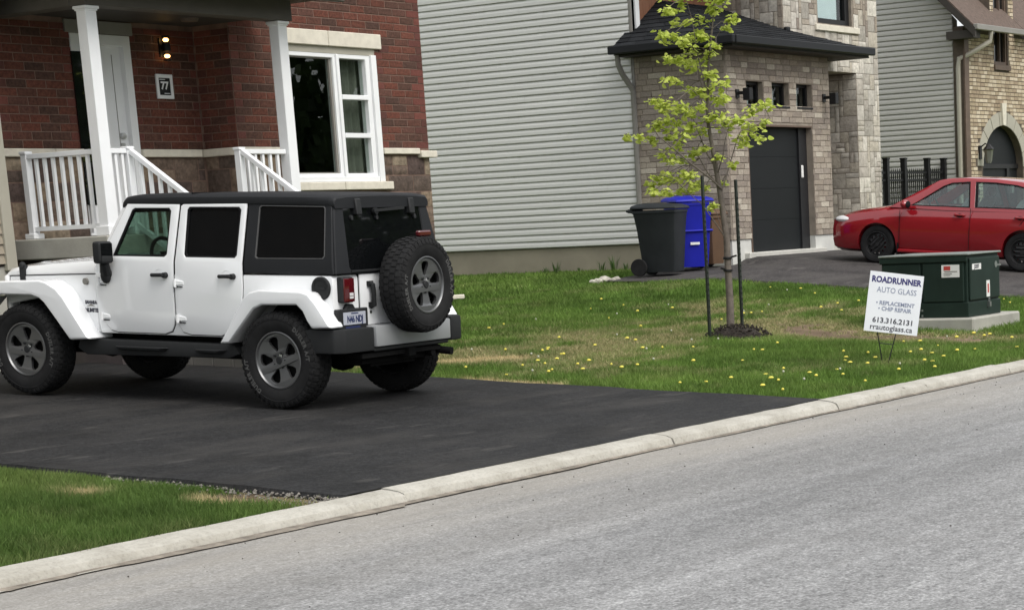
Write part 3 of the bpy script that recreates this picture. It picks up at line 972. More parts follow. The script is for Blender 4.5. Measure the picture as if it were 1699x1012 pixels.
# window: lintel, sill, frame, panes
for a, b in ((18.69, 19.50), (19.508, 20.46)):
    cut_stone(a, b, VF-.045, VF+.06, 3.87, 4.045, 'lintel_stone')
for a, b in ((18.70, 19.56), (19.567, 20.46)):
    cut_stone(a, b, VF-.07, VF+.1, 2.19, 2.285, 'sill_stone')
part('window_header', MB().box(18.78, 20.36, VF-.004, VF+.08, 3.79, 3.868), MT['trim_tan'], h1)
fr = MB()
x0, x1, z0, z1 = 18.79, 20.35, 2.288, 3.795
mull = 19.655
fr.prism([(x0, z0), (x1, z0), (x1, z1), (x0, z1)], 'y', VF+.0, VF+.12,
         [[(x0+.045, z0+.10), (mull-.07, z0+.10), (mull-.07, z1-.055), (x0+.045, z1-.055)],
          [(mull+.055, z0+.10), (x1-.17, z0+.10), (x1-.17, z1-.055), (mull+.055, z1-.055)]])
wf = part('window', fr, MT['white_vinyl'], h1, bevel=.006)
part('casing', MB().box(x1-.095, x1+.0, VF-.035, VF-.001, z0, z1), MT['white_vinyl'], wf, bevel=.004)
part('casing', MB().box(x0, x1-.1, VF-.03, VF-.001, z0, z0+.06), MT['white_vinyl'], wf, bevel=.004)
part('mullion', MB().box(mull-.022, mull+.022, VF-.02, VF-.001, z0+.062, z1-.01), MT['white_vinyl'], wf, bevel=.006)
H3_ = (z1-.055-z0-.10)
for k in (1, 2):
    zc = z0+.10+H3_*k/3
    part('glazing_bar', MB().box(mull+.0545, x1-.1695, VF-.006, VF+.07, zc-.028, zc+.028), MT['white_vinyl'], wf, bevel=.004)
part('pane', MB().box(x0+.04, mull-.065, VF+.060, VF+.064, z0+.095, z1-.05), MT['pane'], wf)
for k in range(3):
    part('pane', MB().box(mull+.05, x1-.165, VF+.060, VF+.064, z0+.10+H3_*k/3+.02, z0+.10+H3_*(k+1)/3-.02), MT['pane'], wf)
part('sash', MB().prism([(x0+.0455, z0+.1005), (mull-.0705, z0+.1005), (mull-.0705, z1-.0555), (x0+.0455, z1-.0555)], 'y', VF+.03, VF+.058,
     [[(x0+.06, z0+.115), (mull-.105, z0+.115), (mull-.105, z1-.07), (x0+.06, z1-.07)]]), MT['trim_grey'], wf)
# room behind
part('room', MB().box(18.5, 20.9, 20.2, 20.25, 1.8, 4.2).box(18.45, 18.5, VF+.3, 20.25, 1.8, 4.2).box(20.9, 20.95, VF+.3, 20.25, 1.8, 4.2).box(18.45, 20.95, VF+.3, 20.25, 1.75, 1.8).box(18.45, 20.95, VF+.3, 20.25, 4.2, 4.25), MT['room_dark'], h1)
cur = []
for k in range(30):
    x = 19.78+.72*k/29
    cur.append([(x, VF+.19+.03*math.sin(k*1.1), 2.25), (x, VF+.19+.03*math.sin(k*1.1), 3.9)])
part('curtain', MB().loft(cur), MT['curtain'], h1)
# entrance: lintel, side light, door
for a, b in ((15.99, 16.46), (16.465, 16.94)):
    part('lintel_stone', MB().box(a, b, VB-.03, VB+.05, 3.905, 4.04), MT['trim_grey'], h1, bevel=.005)
dr = part('door_frame', MB().prism([(16.055, 1.77), (16.895, 1.77), (16.895, 3.90), (16.055, 3.90)], 'y', VB-.02, VB+.12,
     [[(16.062, 1.80), (16.44, 1.80), (16.44, 3.70), (16.062, 3.70)], [(16.49, 1.80), (16.79, 1.80), (16.79, 3.79), (16.49, 3.79)]]), MT['white_vinyl'], h1, bevel=.006)
part('side_light', MB().box(16.045, 16.445, VB-.026, VB+.06, 2.10, 3.71), MT['window_dark'], dr)
part('kick_panel', MB().box(16.10, 16.445, VB-.012, VB+.07, 1.80, 2.097), MT['white_vinyl'], dr, bevel=.004)
dm_ = MB().box(16.485, 16.795, VB+.045, VB+.085, 1.795, 3.795)
door = part('door', dm_, MT['white_vinyl'], h1)
part('door_groove', MB().box(16.66, 16.668, VB+.041, VB+.0455, 1.9, 3.7), MT['trim_grey'], door)
part('handle', MB().ball((16.70, VB+.02, 2.68), (.03, .035, .03)).box(16.672, 16.728, VB+.035, VB+.046, 2.60, 2.76), MT['steel'], door)
part('deadbolt', MB().lathe([(0, VB+.005), (.034, VB+.008), (.036, VB+.046)], 14, (16.70, 0, 2.835), 'y'), MT['steel'], door)
# wing at the far left: tan siding, corner board; unseen rest added for reflections
wy = 17.40
wing = part('wing_wall', MB().box(3.0, 14.50, wy+.02, wy+.6, 1.50, 6.9), mat('wing_reflection_dark', (0.05, 0.04, 0.034), .9, var=.3), h1)  # extended out of view and coloured dark so the wagon's windows mirror it
mbb = MB()
for k in range(40):
    z = 1.52+k*.1
    o = part('wing_board', MB().hexa([(10.2, wy+.03, z), (14.50, wy+.03, z), (14.50, wy-.004, z), (10.2, wy-.004, z)], [(10.2, wy+.03, z+.1), (14.50, wy+.03, z+.1), (14.50, wy+.016, z+.1), (10.2, wy+.016, z+.1)]), MT['siding_tan'], h1) if k == 0 else None
    if o: w0 = o
    else:
        c = w0.copy(); COL.objects.link(c); c.parent = h1; c.location = w0.location+Vector((0, 0, k*.1))
gw = part('reflection_door', MB().box(4.6, 9.6, wy-.03, wy+.019, .35, 2.75), MT['trim_dim'], h1)  # unseen door, added only to show in the wagon's window reflections
part('reflection_casing', MB().prism([(4.4, .35), (4.6, .35), (4.6, 2.75), (9.6, 2.75), (9.6, .35), (9.8, .35), (9.8, 2.95), (4.4, 2.95)], 'y', wy-.06, wy+.018), MT['white_vinyl'], gw)  # added white surround, a pale shape for the wagon's windows to mirror
part('corner_board', MB().box(14.50, 14.63, wy-.03, wy+.62, 1.45, 5.5), MT['trim_tan'], h1, bevel=.006)
part('wing_foundation', MB().box(3.0, 14.6, wy+.03, wy+.6, .3, 1.49), MT['concrete'], h1)
# porch deck, steps
part('porch_deck', MB().box(14.93, 17.87, 16.36, VB-.012, 1.545, 1.755), MT['concrete'], h1, bevel=.012)
part('porch_base', MB().box(15.08, 17.80, 16.50, VB-.014, .35, 1.544), mat('porch_shade_stone', (0.055, 0.045, 0.045), 0.9, var=.3), h1)  # dark colour stands in for the shade in the recess below the deck
NS = 7
for k in range(NS):
    z = 1.755-(k+1)*.184
    part('step', MB().box(15.36, 17.12, 16.36-(k+1)*.285, 16.36-k*.285-.003, .30, z), MT['step_stone'], h1, bevel=.01)
# columns
for cx in (15.10, 17.83):
    c = part('column', MB().box(cx-.07, cx+.07, 16.50-.07, 16.50+.07, 1.757, 3.985), MT['white_vinyl'], h1, bevel=.006)
    part('capital', MB().box(cx-.092, cx+.092, 16.408, 16.592, 3.962, 3.992).box(cx-.08, cx+.08, 16.42, 16.58, 3.945, 3.962), MT['white_vinyl'], c, bevel=.004)
    part('plinth', MB().box(cx-.095, cx+.095, 16.405, 16.595, 1.756, 1.85), MT['white_vinyl'], c, bevel=.005)
# railings
def railing(label, p0, p1, z0, z1, posts=(), nb=None, skip=()):
    """level or raking rail from p0 to p1 (plan points) with floor heights z0, z1"""
    r = part('railing', MB().bar((*p0, z0+.835), (*p1, z1+.835), .06, .05), MT['white_vinyl'], h1, bevel=.004)
    part('bottom_rail', MB().bar((*p0, z0+.10), (*p1, z1+.10), .045, .045), MT['white_vinyl'], r)
    L = math.hypot(p1[0]-p0[0], p1[1]-p0[1])
    n = nb or int(L/.125)
    for k in range(1, n):
        t = k/n
        x, y, z = p0[0]+(p1[0]-p0[0])*t, p0[1]+(p1[1]-p0[1])*t, z0+(z1-z0)*t
        part('baluster', MB().box(x-.016, x+.016, y-.016, y+.016, z+.12, z+.815), MT['white_vinyl'], r)
    for (x, y, z, h) in posts:
        q = part('post', MB().box(x-.04, x+.04, y-.04, y+.04, z, z+h), MT['white_vinyl'], r, bevel=.004)
        part('post_cap', MB().box(x-.05, x+.05, y-.05, y+.05, z+h, z+h+.03), MT['white_vinyl'], r, bevel=.006)
        part('post_foot', MB().box(x-.07, x+.07, y-.07, y+.07, z, z+.055), MT['white_vinyl'], r, bevel=.006)
railing('side', (15.10, 16.58), (15.10, 17.60), 1.757, 1.757, [(15.10, 17.62, 1.757, .86)])
railing('front', (15.18, 16.50), (15.45, 16.50), 1.757, 1.757, [(15.45, 16.50, 1.757, .85)], 3)
railing('front', (17.05, 16.50), (17.75, 16.50), 1.757, 1.757, [(17.05, 16.50, 1.757, .85)], 6)
for u in (15.45, 17.05):
    railing('stair', (u, 16.46), (u, 14.55), 1.757, 1.757-1.91*.646, [(u, 14.50, .42, .95)], 15)
# porch roof
part('porch_beam', MB().box(14.99, 17.955, 16.39, 16.61, 3.995, 4.215).box(14.99, 15.21, 16.612, VB-.01, 3.995, 4.215), MT['fascia_brown'], h1, bevel=.006)
part('porch_ceiling', MB().box(15.212, UJ-.03, 16.612, VB-.01, 4.05, 4.08), MT['soffit_dark'], h1)
part('porch_roof', MB().hexa([(14.6, 16.02, 4.225), (18.28, 16.02, 4.225), (18.28, VB, 4.225), (14.6, VB, 4.225)], [(14.6, 16.02, 4.30), (18.28, 16.02, 4.30), (18.0, VB, 5.0), (14.9, VB, 5.0)]), MT['shingle_brown'], h1)
part('porch_gutter', MB().box(14.55, 18.33, 15.93, 16.018, 4.18, 4.30), MT['fascia_brown'], h1, bevel=.01)
part('ceiling_light', MB().lathe([(.0, 4.02), (.09, 4.02), (.10, 4.05)], 16, (17.2, 17.2, 0)), MT['brown_trim'], h1)
# upper storey roof
part('roof', MB().add([(10.6, 16.7, 6.8), (21.7, 16.7, 6.8), (21.7, 27.9, 6.8), (10.6, 27.9, 6.8), (14.5, 22.2, 9.6), (18.0, 22.2, 9.6)], [(0, 1, 5, 4), (1, 2, 5), (2, 3, 4, 5), (3, 0, 4), (0, 3, 2, 1)]), MT['shingle_brown'], h1)
# sconce and number plaque hang on the wall
sc = thing('wall_lamp', 'black up and down wall lamp with two warm lit bulbs above the number plaque', 'lamp', (17.37, VB, 3.80))
part('back_plate', MB().box(17.33, 17.41, VB-.025, VB-.008, 3.70, 3.90), MT['black_metal'], sc)
part('lamp_body', MB().lathe([(.0, 3.755), (.045, 3.757), (.045, 3.843), (0, 3.845)], 14, (17.37, VB-.085, 0)).box(17.35, 17.39, VB-.08, VB-.02, 3.78, 3.82).lathe([(.047, 3.905), (.047, 3.925), (0, 3.926)], 14, (17.37, VB-.085, 0)).lathe([(.047, 3.655), (.047, 3.670), (0, 3.654)], 14, (17.37, VB-.085, 0)), MT['black_metal'], sc)
for z in (3.880, 3.705):
    part('bulb', MB().lathe([(0, -.020), (.022, -.018), (.034, 0), (.022, .018), (0, .020)], 12, (17.37, VB-.085, z)), MT['lamp_glow'], sc)
pq = thing('number_plaque', 'house number plaque with white frame and white 77 on black, by the front door', 'sign', (17.34, VB, 3.38))
part('plaque_frame', MB().prism([(17.222, 3.245), (17.468, 3.245), (17.468, 3.512), (17.222, 3.512)], 'y', VB-.035, VB-.007, [[(17.258, 3.285), (17.432, 3.285), (17.432, 3.472), (17.258, 3.472)]]), MT['white_vinyl'], pq, bevel=.005)
part('plaque_face', MB().box(17.257, 17.433, VB-.02, VB-.008, 3.284, 3.473), MT['black_metal'], pq)
part('plaque_line', MB().box(17.275, 17.36, VB-.024, VB-.0205, 3.452, 3.460).box(17.335, 17.42, VB-.024, VB-.0205, 3.300, 3.308), MT['white_vinyl'], pq)
tm = text_mesh('77', .115, MT['white_vinyl'], 'digits', bold=.004)
t = link('digits', tm, pq, (17.345-17.34, -.024, 3.385-3.38)); t.rotation_euler = (rad(90), 0, 0)

# ------------------------------------------------------------------ the stone and siding house with the black garage door
U2, V2 = 30.68, 18.50
h2 = thing('stone_house', 'tan stone house with grey siding flank and black garage door behind the young tree', 'house', (33.5, 22, .9))
gd = (31.34, 33.64, 1.06, 3.215)
wins = [(31.37, 31.94), (32.245, 32.845), (33.11, 33.69)]
WZ0, WZ1 = 3.505, 3.935
FZ = 1.285
mb = MB()
mb.prism([(U2, FZ), (gd[0], FZ), (gd[0], gd[3]), (gd[1], gd[3]), (gd[1], FZ), (34.33, FZ), (34.33, 4.5), (U2, 4.5)], 'y', V2, V2+.25,
         [[(a, WZ0), (b, WZ0), (b, WZ1), (a, WZ1)] for a, b in wins])
mb.box(U2, U2+.25, V2+.251, 20.30, FZ, 4.5)
mb.box(34.08, 34.33, V2+.251, 20.5, .8, 4.5)
part('wall', mb, MT['mortar_tan'], h2)
part('flank_wall', MB().box(U2+.012, U2+.25, 20.302, 30, FZ, 7.2).box(U2+.26, 37.1, 29.75, 30, .8, 7.2), MT['siding_grey'], h2)
fd = MB()
fd.box(U2+.012, 31.335, V2+.012, V2+.24, .55, FZ-.002).box(33.645, 34.34, V2+.012, V2+.24, .6, FZ-.002).box(U2+.014, U2+.24, V2+.242, 20.33, .5, FZ-.002)
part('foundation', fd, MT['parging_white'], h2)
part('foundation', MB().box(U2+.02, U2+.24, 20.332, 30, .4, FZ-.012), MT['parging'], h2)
part('threshold', MB().box(31.10, 33.9, V2-.09, V2+.3, .80, 1.055), MT['concrete_pale'], h2, bevel=.01)
siding('siding_board', h2, MT['siding_grey'], U2+.008, 20.36, 29.99, FZ, 7.15, .1157, h2.location)
part('corner_trim', MB().box(U2-.012, U2+.06, 20.305, 20.358, FZ, 4.45).box(U2-.014, U2+.08, 20.302, 20.36, 4.6, 7.2), MT['trim_grey'], h2)
part('corner_post', MB().box(U2+.081, U2+.20, 20.27, 20.35, 4.5, 7.2), MT['white_vinyl'], h2)
downspout(h2, [(30.32, 20.40, 4.46), (30.33, 20.40, 4.30), (30.45, 20.40, 4.14), (30.60, 20.36, 3.96), (30.645, 20.33, 3.86), (30.645, 20.33, 1.75)], MT['trim_grey'], .09)
# upper storey front
part('upper_wall', MB().box(U2+.21, 33.44, 20.36, 20.55, 4.2, 7.2), MT['brown_panel'], h2)
mbp = MB()
for k in range(12):
    a = 30.9+k*.21
    o = part('cladding_panel', MB().box(a, a+.203, 20.345, 20.362, 4.5, 7.2), MT['brown_panel'], h2)
# coursed stone of the garage
spec = []
holes = [(a-.005, b+.005, WZ0, WZ1) for a, b in wins]+[(gd[0], gd[1], 0, gd[3]+.01)]
spec += face_front(lay_courses(U2+.02, 34.33, FZ, 4.42, .0985, (.17, .36), holes, minlen=.05, joint=.009), V2, .012)
spec += face_left(lay_courses(V2+.0, 20.30, FZ, 4.42, .0985, (.19, .40), minlen=.05, joint=.009), U2, .012)
spec += [(34.345, V2+.12, z, .24, .09, math.pi/2) for z in [FZ+.05+k*.0985 for k in range(31)]]
tan_me = [unit_piece('brick', MT['brick_tan'], cham=.07, seed=2)]
masonry('brick', 'upper_bricks', tan_me, MT['brick_tan_joined'], h2, spec, 298)
# garage door with its panels
gdo = part('garage_door', MB().box(gd[0], gd[1], V2+.17, V2+.21, gd[2], gd[3]), MT['garage_black'], h2)
for k in range(4):
    hh = (gd[3]-gd[2])/4
    part('door_panel', MB().box(gd[0]+.004, gd[1]-.30, V2+.150, V2+.169, gd[2]+k*hh+.001, gd[2]+(k+1)*hh-.001), MT['garage_black'], gdo, bevel=.002)
part('door_strip', MB().box(gd[1]-.29, gd[1]-.004, V2+.12, V2+.169, gd[2], gd[3]), mat('door_strip_black', (0.012, 0.012, 0.014), .5), gdo)
part('keypad', MB().box(33.385, 33.455, V2+.095, V2+.119, 2.31, 2.53), MT['sticker_white'], gdo, bevel=.01)
part('jamb', MB().box(gd[0]-.0, gd[0]+.03, V2-.004, V2+.148, gd[2], gd[3]-.03).box(gd[0], gd[1], V2-.004, V2+.148, gd[3]-.03, gd[3]), MT['brown_trim'], h2)
for a, b in wins:
    w = part('window', MB().prism([(a, WZ0), (b, WZ0), (b, WZ1), (a, WZ1)], 'y', V2+.10, V2+.17, [[(a+.05, WZ0+.05), (b-.05, WZ0+.05), (b-.05, WZ1-.05), (a+.05, WZ1-.05)]]), MT['black_metal'], h2)
    part('pane', MB().box(a+.045, b-.045, V2+.13, V2+.135, WZ0+.045, WZ1-.045), MT['pane_dim'], w)
    part('blind', MB().box(a+.13, a+.28, V2+.14, V2+.145, WZ0+.045, WZ1-.09), MT['siding_grey2'], w)
    part('sill', MB().box(a, b, V2-.02, V2+.10, WZ0-.004, WZ0+.03), MT['black_metal'], w)
    part('reveal', MB().box(a+.001, b-.001, V2+.28, V2+.29, WZ0, WZ1), MT['room_dark'], w)
# tower of pale ashlar
VT = 18.90
tw = (33.45, 37.13)
mb = MB()
mb.prism([(34.36, .6), (34.9, .6), (34.9, 4.25), (36.19, 4.25), (36.19, .6), (tw[1], .6), (tw[1], 7.4), (tw[0], 7.4), (tw[0], 4.56), (34.36, 4.56)], 'y', VT, VT+.24,
         [[(34.76, 5.10), (36.10, 5.10), (36.10, 6.9), (34.76, 6.9)]])
mb.box(36.19, 36.45, VT+.241, 20.6, .8, 4.25)
mb.box(34.36, 36.8, 20.35, 20.6, .8, 4.4)
mb.box(tw[0], tw[0]+.24, VT+.241, 20.35, 4.55, 7.4)
mb.box(tw[1]-.24, tw[1], VT+.241, 29.7, .6, 7.2)
mb.box(34.36, 36.5, VT+.3, 20.3, 4.26, 4.32)
part('tower_wall', mb, MT['mortar_tan'], h2)
def random_ashlar(a0, a1, z0, z1, holes=()):
    """squared rubble of mixed sizes on a 10 cm grid"""
    cell = .098
    na, nz = max(1, int(round((a1-a0)/cell))), max(1, int(round((z1-z0)/cell)))
    ca, cz = (a1-a0)/na, (z1-z0)/nz
    used = [[False]*nz for _ in range(na)]
    for i in range(na):
        for j in range(nz):
            x, z = a0+(i+.5)*ca, z0+(j+.5)*cz
            if any(h[0] < x < h[1] and h[2] < z < h[3] for h in holes):
                used[i][j] = True
    out = []
    for j in range(nz):
        for i in range(na):
            if used[i][j]: continue
            w, h = R.choice([(3, 2), (2, 2), (4, 3), (3, 3), (2, 1), (2, 3), (4, 2), (1, 2), (3, 1), (5, 3)])
            while w > 1 and (i+w > na or any(used[i+k][j] for k in range(w))): w -= 1
            while h > 1 and (j+h > nz or any(used[i+k][j+q] for k in range(w) for q in range(h))): h -= 1
            for k in range(w):
                for q in range(h): used[i+k][j+q] = True
            out.append((a0+(i+w/2)*ca, z0+(j+h/2)*cz, w*ca-.011, h*cz-.011))
    return out
spec = []
wh = (34.74, 36.12, 5.02, 6.92)
spec += face_front(random_ashlar(36.19, tw[1], 1.25, 4.25), VT, .012)
spec += face_front(random_ashlar(34.36, tw[1], 4.25, 4.75), VT, .012)
spec += face_front(random_ashlar(tw[0], tw[1], 4.75, 6.3, [wh]), VT, .012)
spec += face_left(random_ashlar(VT, 20.34, 1.25, 4.24), 36.19, .012)
spec += face_left(random_ashlar(VT, 20.34, 4.75, 6.3), tw[0], .012)
pale_me = [unit_piece('stone', MT['stone_pale'], .0035, seed=20+k) for k in range(5)]
masonry('stone', 'more_stones', pale_me, MT['brick_tan_joined'], h2, spec, 298)
part('tower_foundation', MB().box(36.17, 37.13, VT-.02, VT-.001, .6, 1.25).box(36.17, 36.188, VT, 20.3, .6, 1.25), MT['concrete_pale'], h2)
part('entry_step', MB().box(34.36, 36.16, 18.55, 20.34, .7, 1.22), MT['concrete_pale'], h2, bevel=.01)
w = part('window', MB().prism([(34.76, 5.10), (36.10, 5.10), (36.10, 6.9), (34.76, 6.9)], 'y', VT+.06, VT+.16, [[(34.86, 5.20), (35.94, 5.20), (35.94, 6.8), (34.86, 6.8)]]), MT['black_metal'], h2)
part('pane', MB().box(34.85, 35.95, VT+.11, VT+.115, 5.19, 6.81), MT['pane_dim'], w)
part('blind', MB().box(34.80, 35.72, VT+.122, VT+.132, 5.18, 6.82), MT['curtain_pale'], w)
part('blind', MB().box(35.71, 36.1, VT+.26, VT+.27, 5.0, 6.9), MT['room_dark'], w)
part('sill_stone', MB().box(34.62, 36.34, VT-.05, VT+.06, 4.965, 5.075), MT['cream_stone'], h2, bevel=.008)
# garage roof
def shingles(mb, A0, B0, A1, B1, n, tab=.30):
    A0, B0, A1, B1 = map(Vector, (A0, B0, A1, B1))
    nrm = (B0-A0).cross(A1-A0)
    if nrm.length < 1e-6: nrm = (B0-A0).cross(B1-B0)
    nrm.normalize()
    if nrm.z < 0: nrm = -nrm
    for r in range(n):
        t0, t1 = r/n, min(1, (r+1.15)/n)
        a, b, c, d = A0.lerp(A1, t0), B0.lerp(B1, t0), B0.lerp(B1, t1), A0.lerp(A1, t1)
        L = (b-a).length
        if L < .05: continue
        k = max(1, int(L/tab)); off = R.random()
        cuts = [0]+[min(1, max(0, (i+off)/k)) for i in range(k)]+[1]
        for s0, s1 in zip(cuts[:-1], cuts[1:]):
            if s1-s0 < .005: continue
            e = .004/max(L, .1)
            lift = nrm*(.016+R.uniform(0, .005)); lo = nrm*.006
            p = [a.lerp(b, s0+e)+lift, a.lerp(b, s1-e)+lift, d.lerp(c, s1-e)+lo, d.lerp(c, s0+e)+lo]
            q = [a.lerp(b, s0+e)-nrm*.002, a.lerp(b, s1-e)-nrm*.002]
            mb.add(p+q, [(0, 1, 2, 3), (4, 5, 1, 0)])
EZ = 4.575
E0, E1, E2, E3 = (30.26, 20.46, EZ), (30.26, 18.08, EZ), (35.22, 18.08, EZ), (35.22, 18.89, EZ)
T0, T1, T2, T3, T4 = (31.62, 20.46, 5.43), (31.62, 20.355, 5.43), (33.45, 20.355, 5.43), (33.45, 18.895, 4.905), (30.755, 18.895, 4.888)
rf = part('roof', MB().add([E0, E1, E2, E3, T0, T1, T2, T3, (33.45, 18.895, 4.4), (30.3, 20.46, 4.45), (30.3, 18.1, 4.45), (35.2, 18.1, 4.45), (35.2, 18.89, 4.45)],
     [(0, 1, 5, 4), (1, 7, 6, 5), (1, 2, 7), (2, 3, 7), (0, 9, 10, 1), (1, 10, 11, 2), (2, 11, 12, 3), (9, 10, 11, 12)]), MT['black_gutter'], h2, smooth=False)
mb = MB()
shingles(mb, E1, E2, T4, T3, 6)
shingles(mb, T4, T3, T1, T2, 11)
shingles(mb, E0, E1, T0, T1, 11)
shingles(mb, E2, E3, T3, T3, 9)
o = part('shingles', mb, MT['shingle'], rf, smooth=False, weld=False); o['kind'] = 'stuff'
part('gutter', MB().box(30.16, 30.258, 18.0, 20.5, 4.465, 4.60).box(30.26, 35.26, 17.98, 18.078, 4.465, 4.60), MT['black_gutter'], h2, bevel=.015)
part('soffit', MB().box(30.3, 35.2, 18.09, V2-.016, 4.425, 4.448).box(30.3, U2-.015, V2-.015, 20.44, 4.425, 4.448).box(34.34, 35.2, V2-.014, VT-.015, 4.425, 4.448), MT['soffit_dark'], h2)
part('roof_flashing', MB().box(33.42, 33.56, 18.80, 18.885, 4.87, 4.955), MT['black_gutter'], h2, bevel=.02)
part('upper_roof', MB().add([(30.2, 18.4, 7.2), (37.6, 18.4, 7.2), (37.6, 30.5, 7.2), (30.2, 30.5, 7.2), (33.9, 22.5, 9.4), (33.9, 27, 9.4)], [(0, 1, 4), (1, 2, 5, 4), (2, 3, 5), (3, 0, 4, 5), (0, 3, 2, 1)]), MT['shingle_brown'], h2)
# black lanterns
def spot(x, y, z, face, label):
    s = thing('wall_lamp', label, 'lamp', (x, y, z), group='black lamps on the tan stone house')
    if face == 'f':
        part('bracket', MB().box(x-.05, x+.05, y-.03, y-.006, z-.05, z+.09).box(x-.02, x+.02, y-.16, y-.02, z+.00, z+.05), MT['black_metal'], s)
        part('shade', MB().box(x-.06, x+.06, y-.29, y-.155, z-.10, z+.10), MT['black_metal'], s, bevel=.008)
    else:
        part('bracket', MB().box(x-.03, x-.006, y-.05, y+.05, z-.05, z+.09).box(x-.12, x-.02, y-.02, y+.02, z, z+.05), MT['black_metal'], s)
        part('shade', MB().box(x-.24, x-.115, y-.06, y+.06, z-.10, z+.10), MT['black_metal'], s, bevel=.008)
spot(31.03, V2-.008, 3.69, 'f', 'black box lamp on the tan stone left of the three small windows')
spot(34.10, V2-.008, 3.69, 'f', 'black box lamp on the tan stone right of the three small windows')
spot(36.18, 19.75, 3.42, 'l', 'black box lamp on the dark side wall of the entry recess')

# ------------------------------------------------------------------ picket fence between the houses
fe = thing('metal_fence', 'black metal picket fence with square posts between the two stone fronted houses', 'fence', (40.5, 20.5, .95))
pk = MB().box(-.011, .011, -.011, .011, 0, 1.38).add([(-.011, -.011, 1.38), (.011, -.011, 1.38), (.011, .011, 1.38), (-.011, .011, 1.38), (0, 0, 1.45)], [(0, 1, 4), (1, 2, 4), (2, 3, 4), (3, 0, 4)]).mesh('picket', MT['black_metal'], smooth=False)
fposts = [37.3, 38.4, 39.5, 40.52, 41.36, 42.53, 43.38]
for x in fposts:
    part('post', MB().box(x-.055, x+.055, 20.445, 20.555, .9, 2.74).box(x-.065, x+.065, 20.435, 20.565, 2.74, 2.775), MT['black_metal'], fe)
for z in (1.22, 1.75, 2.28, 2.44):
    part('rail', MB().box(37.3, 43.4, 20.485, 20.515, z, z+.045), MT['black_metal'], fe)
x = 37.42
while x < 43.3:
    if min(abs(x-p) for p in fposts) > .075:
        link('picket', pk, fe, (x-40.5, 0, .17+(0.0)))
    x += .098

# ------------------------------------------------------------------ the far house: siding flank, yellow brick front
U3, V3 = 43.50, 20.0
h3 = thing('yellow_brick_house', 'yellow brick house with arched garage door, grey siding flank and brown roof', 'house', (46, 23, 1.0))
BZ = 1.05
mb = MB()
mb.prism([(U3, BZ), (51, BZ), (51, 5.6), (46.27, 5.6), (46.27, 7.2), (44.95, 7.2), (44.95, 5.6), (U3, 5.6)], 'y', V3, V3+.25,
         [[(45.18, 4.84), (45.94, 4.84), (45.94, 6.9), (45.18, 6.9)],
          [(44.42, BZ+.02), (46.72, BZ+.02), (46.72, 2.55)]+[(45.57+1.15*math.cos(t), 2.55+.93*math.sin(t)) for t in [math.pi*k/14 for k in range(1, 14)]]+[(44.42, 2.55)]])
part('wall', mb, MT['mortar_dark'], h3)
part('flank_wall', MB().prism([(V3+.252, BZ), (30, BZ), (30, 9.5), (V3+2.6, 8.2), (V3+.252, 5.75)], 'x', U3+.012, U3+.25), MT['siding_grey2'], h3)
siding('siding_board', h3, MT['siding_grey2'], U3+.012, V3+.26, 26.5, BZ+.2, 8.0, .1157, h3.location)
part('corner_trim', MB().box(U3-.03, U3+.20, V3-.04, V3-.001, BZ, 5.5), MT['brown_trim'], h3)
ah = []
for k in range(9):
    t0, t1 = math.pi*k/9, math.pi*(k+1)/9-.02
    ah.append((t0, t1))
pcs = lay_courses(U3+.2, 51, BZ, 5.5, .0885, (.175, .255), [(45.14, 45.98, 4.70, 9), (44.38, 46.76, 0, 2.6)], minlen=.05, joint=.018)
def in_arch(a, z):
    return z > 2.5 and ((a-45.57)/1.48)**2+((z-2.55)/1.25)**2 < 1
pcs = [q for q in pcs if not in_arch(q[0], q[1])]
pcs += lay_courses(44.95, 46.27, 5.5, 7.1, .0885, (.175, .255), [(45.14, 45.98, 4.7, 9)], minlen=.05, joint=.018)
joined_pieces('front_bricks', MT['brick_yellow'], h3, face_front(pcs, V3, .012))
for t0, t1 in ah:
    q = [(45.57+rx*math.cos(t), 2.55+rz*math.sin(t)) for rx, rz, tt in ((1.155, .935, (t0, (t0+t1)/2, t1)), (1.46, 1.24, (t1, (t0+t1)/2, t0))) for t in tt]
    part('arch_stone', MB().prism(q, 'y', V3-.02, V3+.2), MT['trim_tan'], h3)
part('keystone', MB().prism([(45.50, 3.49), (45.64, 3.49), (45.70, 3.98), (45.44, 3.98)], 'y', V3-.06, V3+.1), MT['cream_stone'], h3)
gdo = part('garage_door', MB().box(44.42, 46.72, V3+.16, V3+.2, BZ, 3.6), MT['garage_black'], h3)
part('door_rail', MB().box(44.42, 46.72, V3+.12, V3+.159, 2.52, 2.62), MT['black_metal'], gdo)
part('door_post', MB().box(46.05, 46.2, V3+.12, V3+.158, BZ, 2.52), MT['black_metal'], gdo)
part('keypad', MB().box(46.28, 46.40, V3+.10, V3+.159, 1.95, 2.2), MT['trim_grey'], gdo)
w = part('window', MB().prism([(45.18, 4.84), (45.94, 4.84), (45.94, 6.9), (45.18, 6.9)], 'y', V3+.03, V3+.12, [[(45.25, 4.91), (45.56, 4.91), (45.56, 6.85), (45.25, 6.85)], [(45.60, 4.91), (45.87, 4.91), (45.87, 6.85), (45.60, 6.85)]]), MT['brown_trim'], h3)
part('pane', MB().box(45.2, 45.92, V3+.09, V3+.095, 4.86, 6.88), MT['window_dark'], w)
part('sill_stone', MB().box(45.12, 46.02, V3-.05, V3+.02, 4.72, 4.83), MT['brown_trim'], h3)
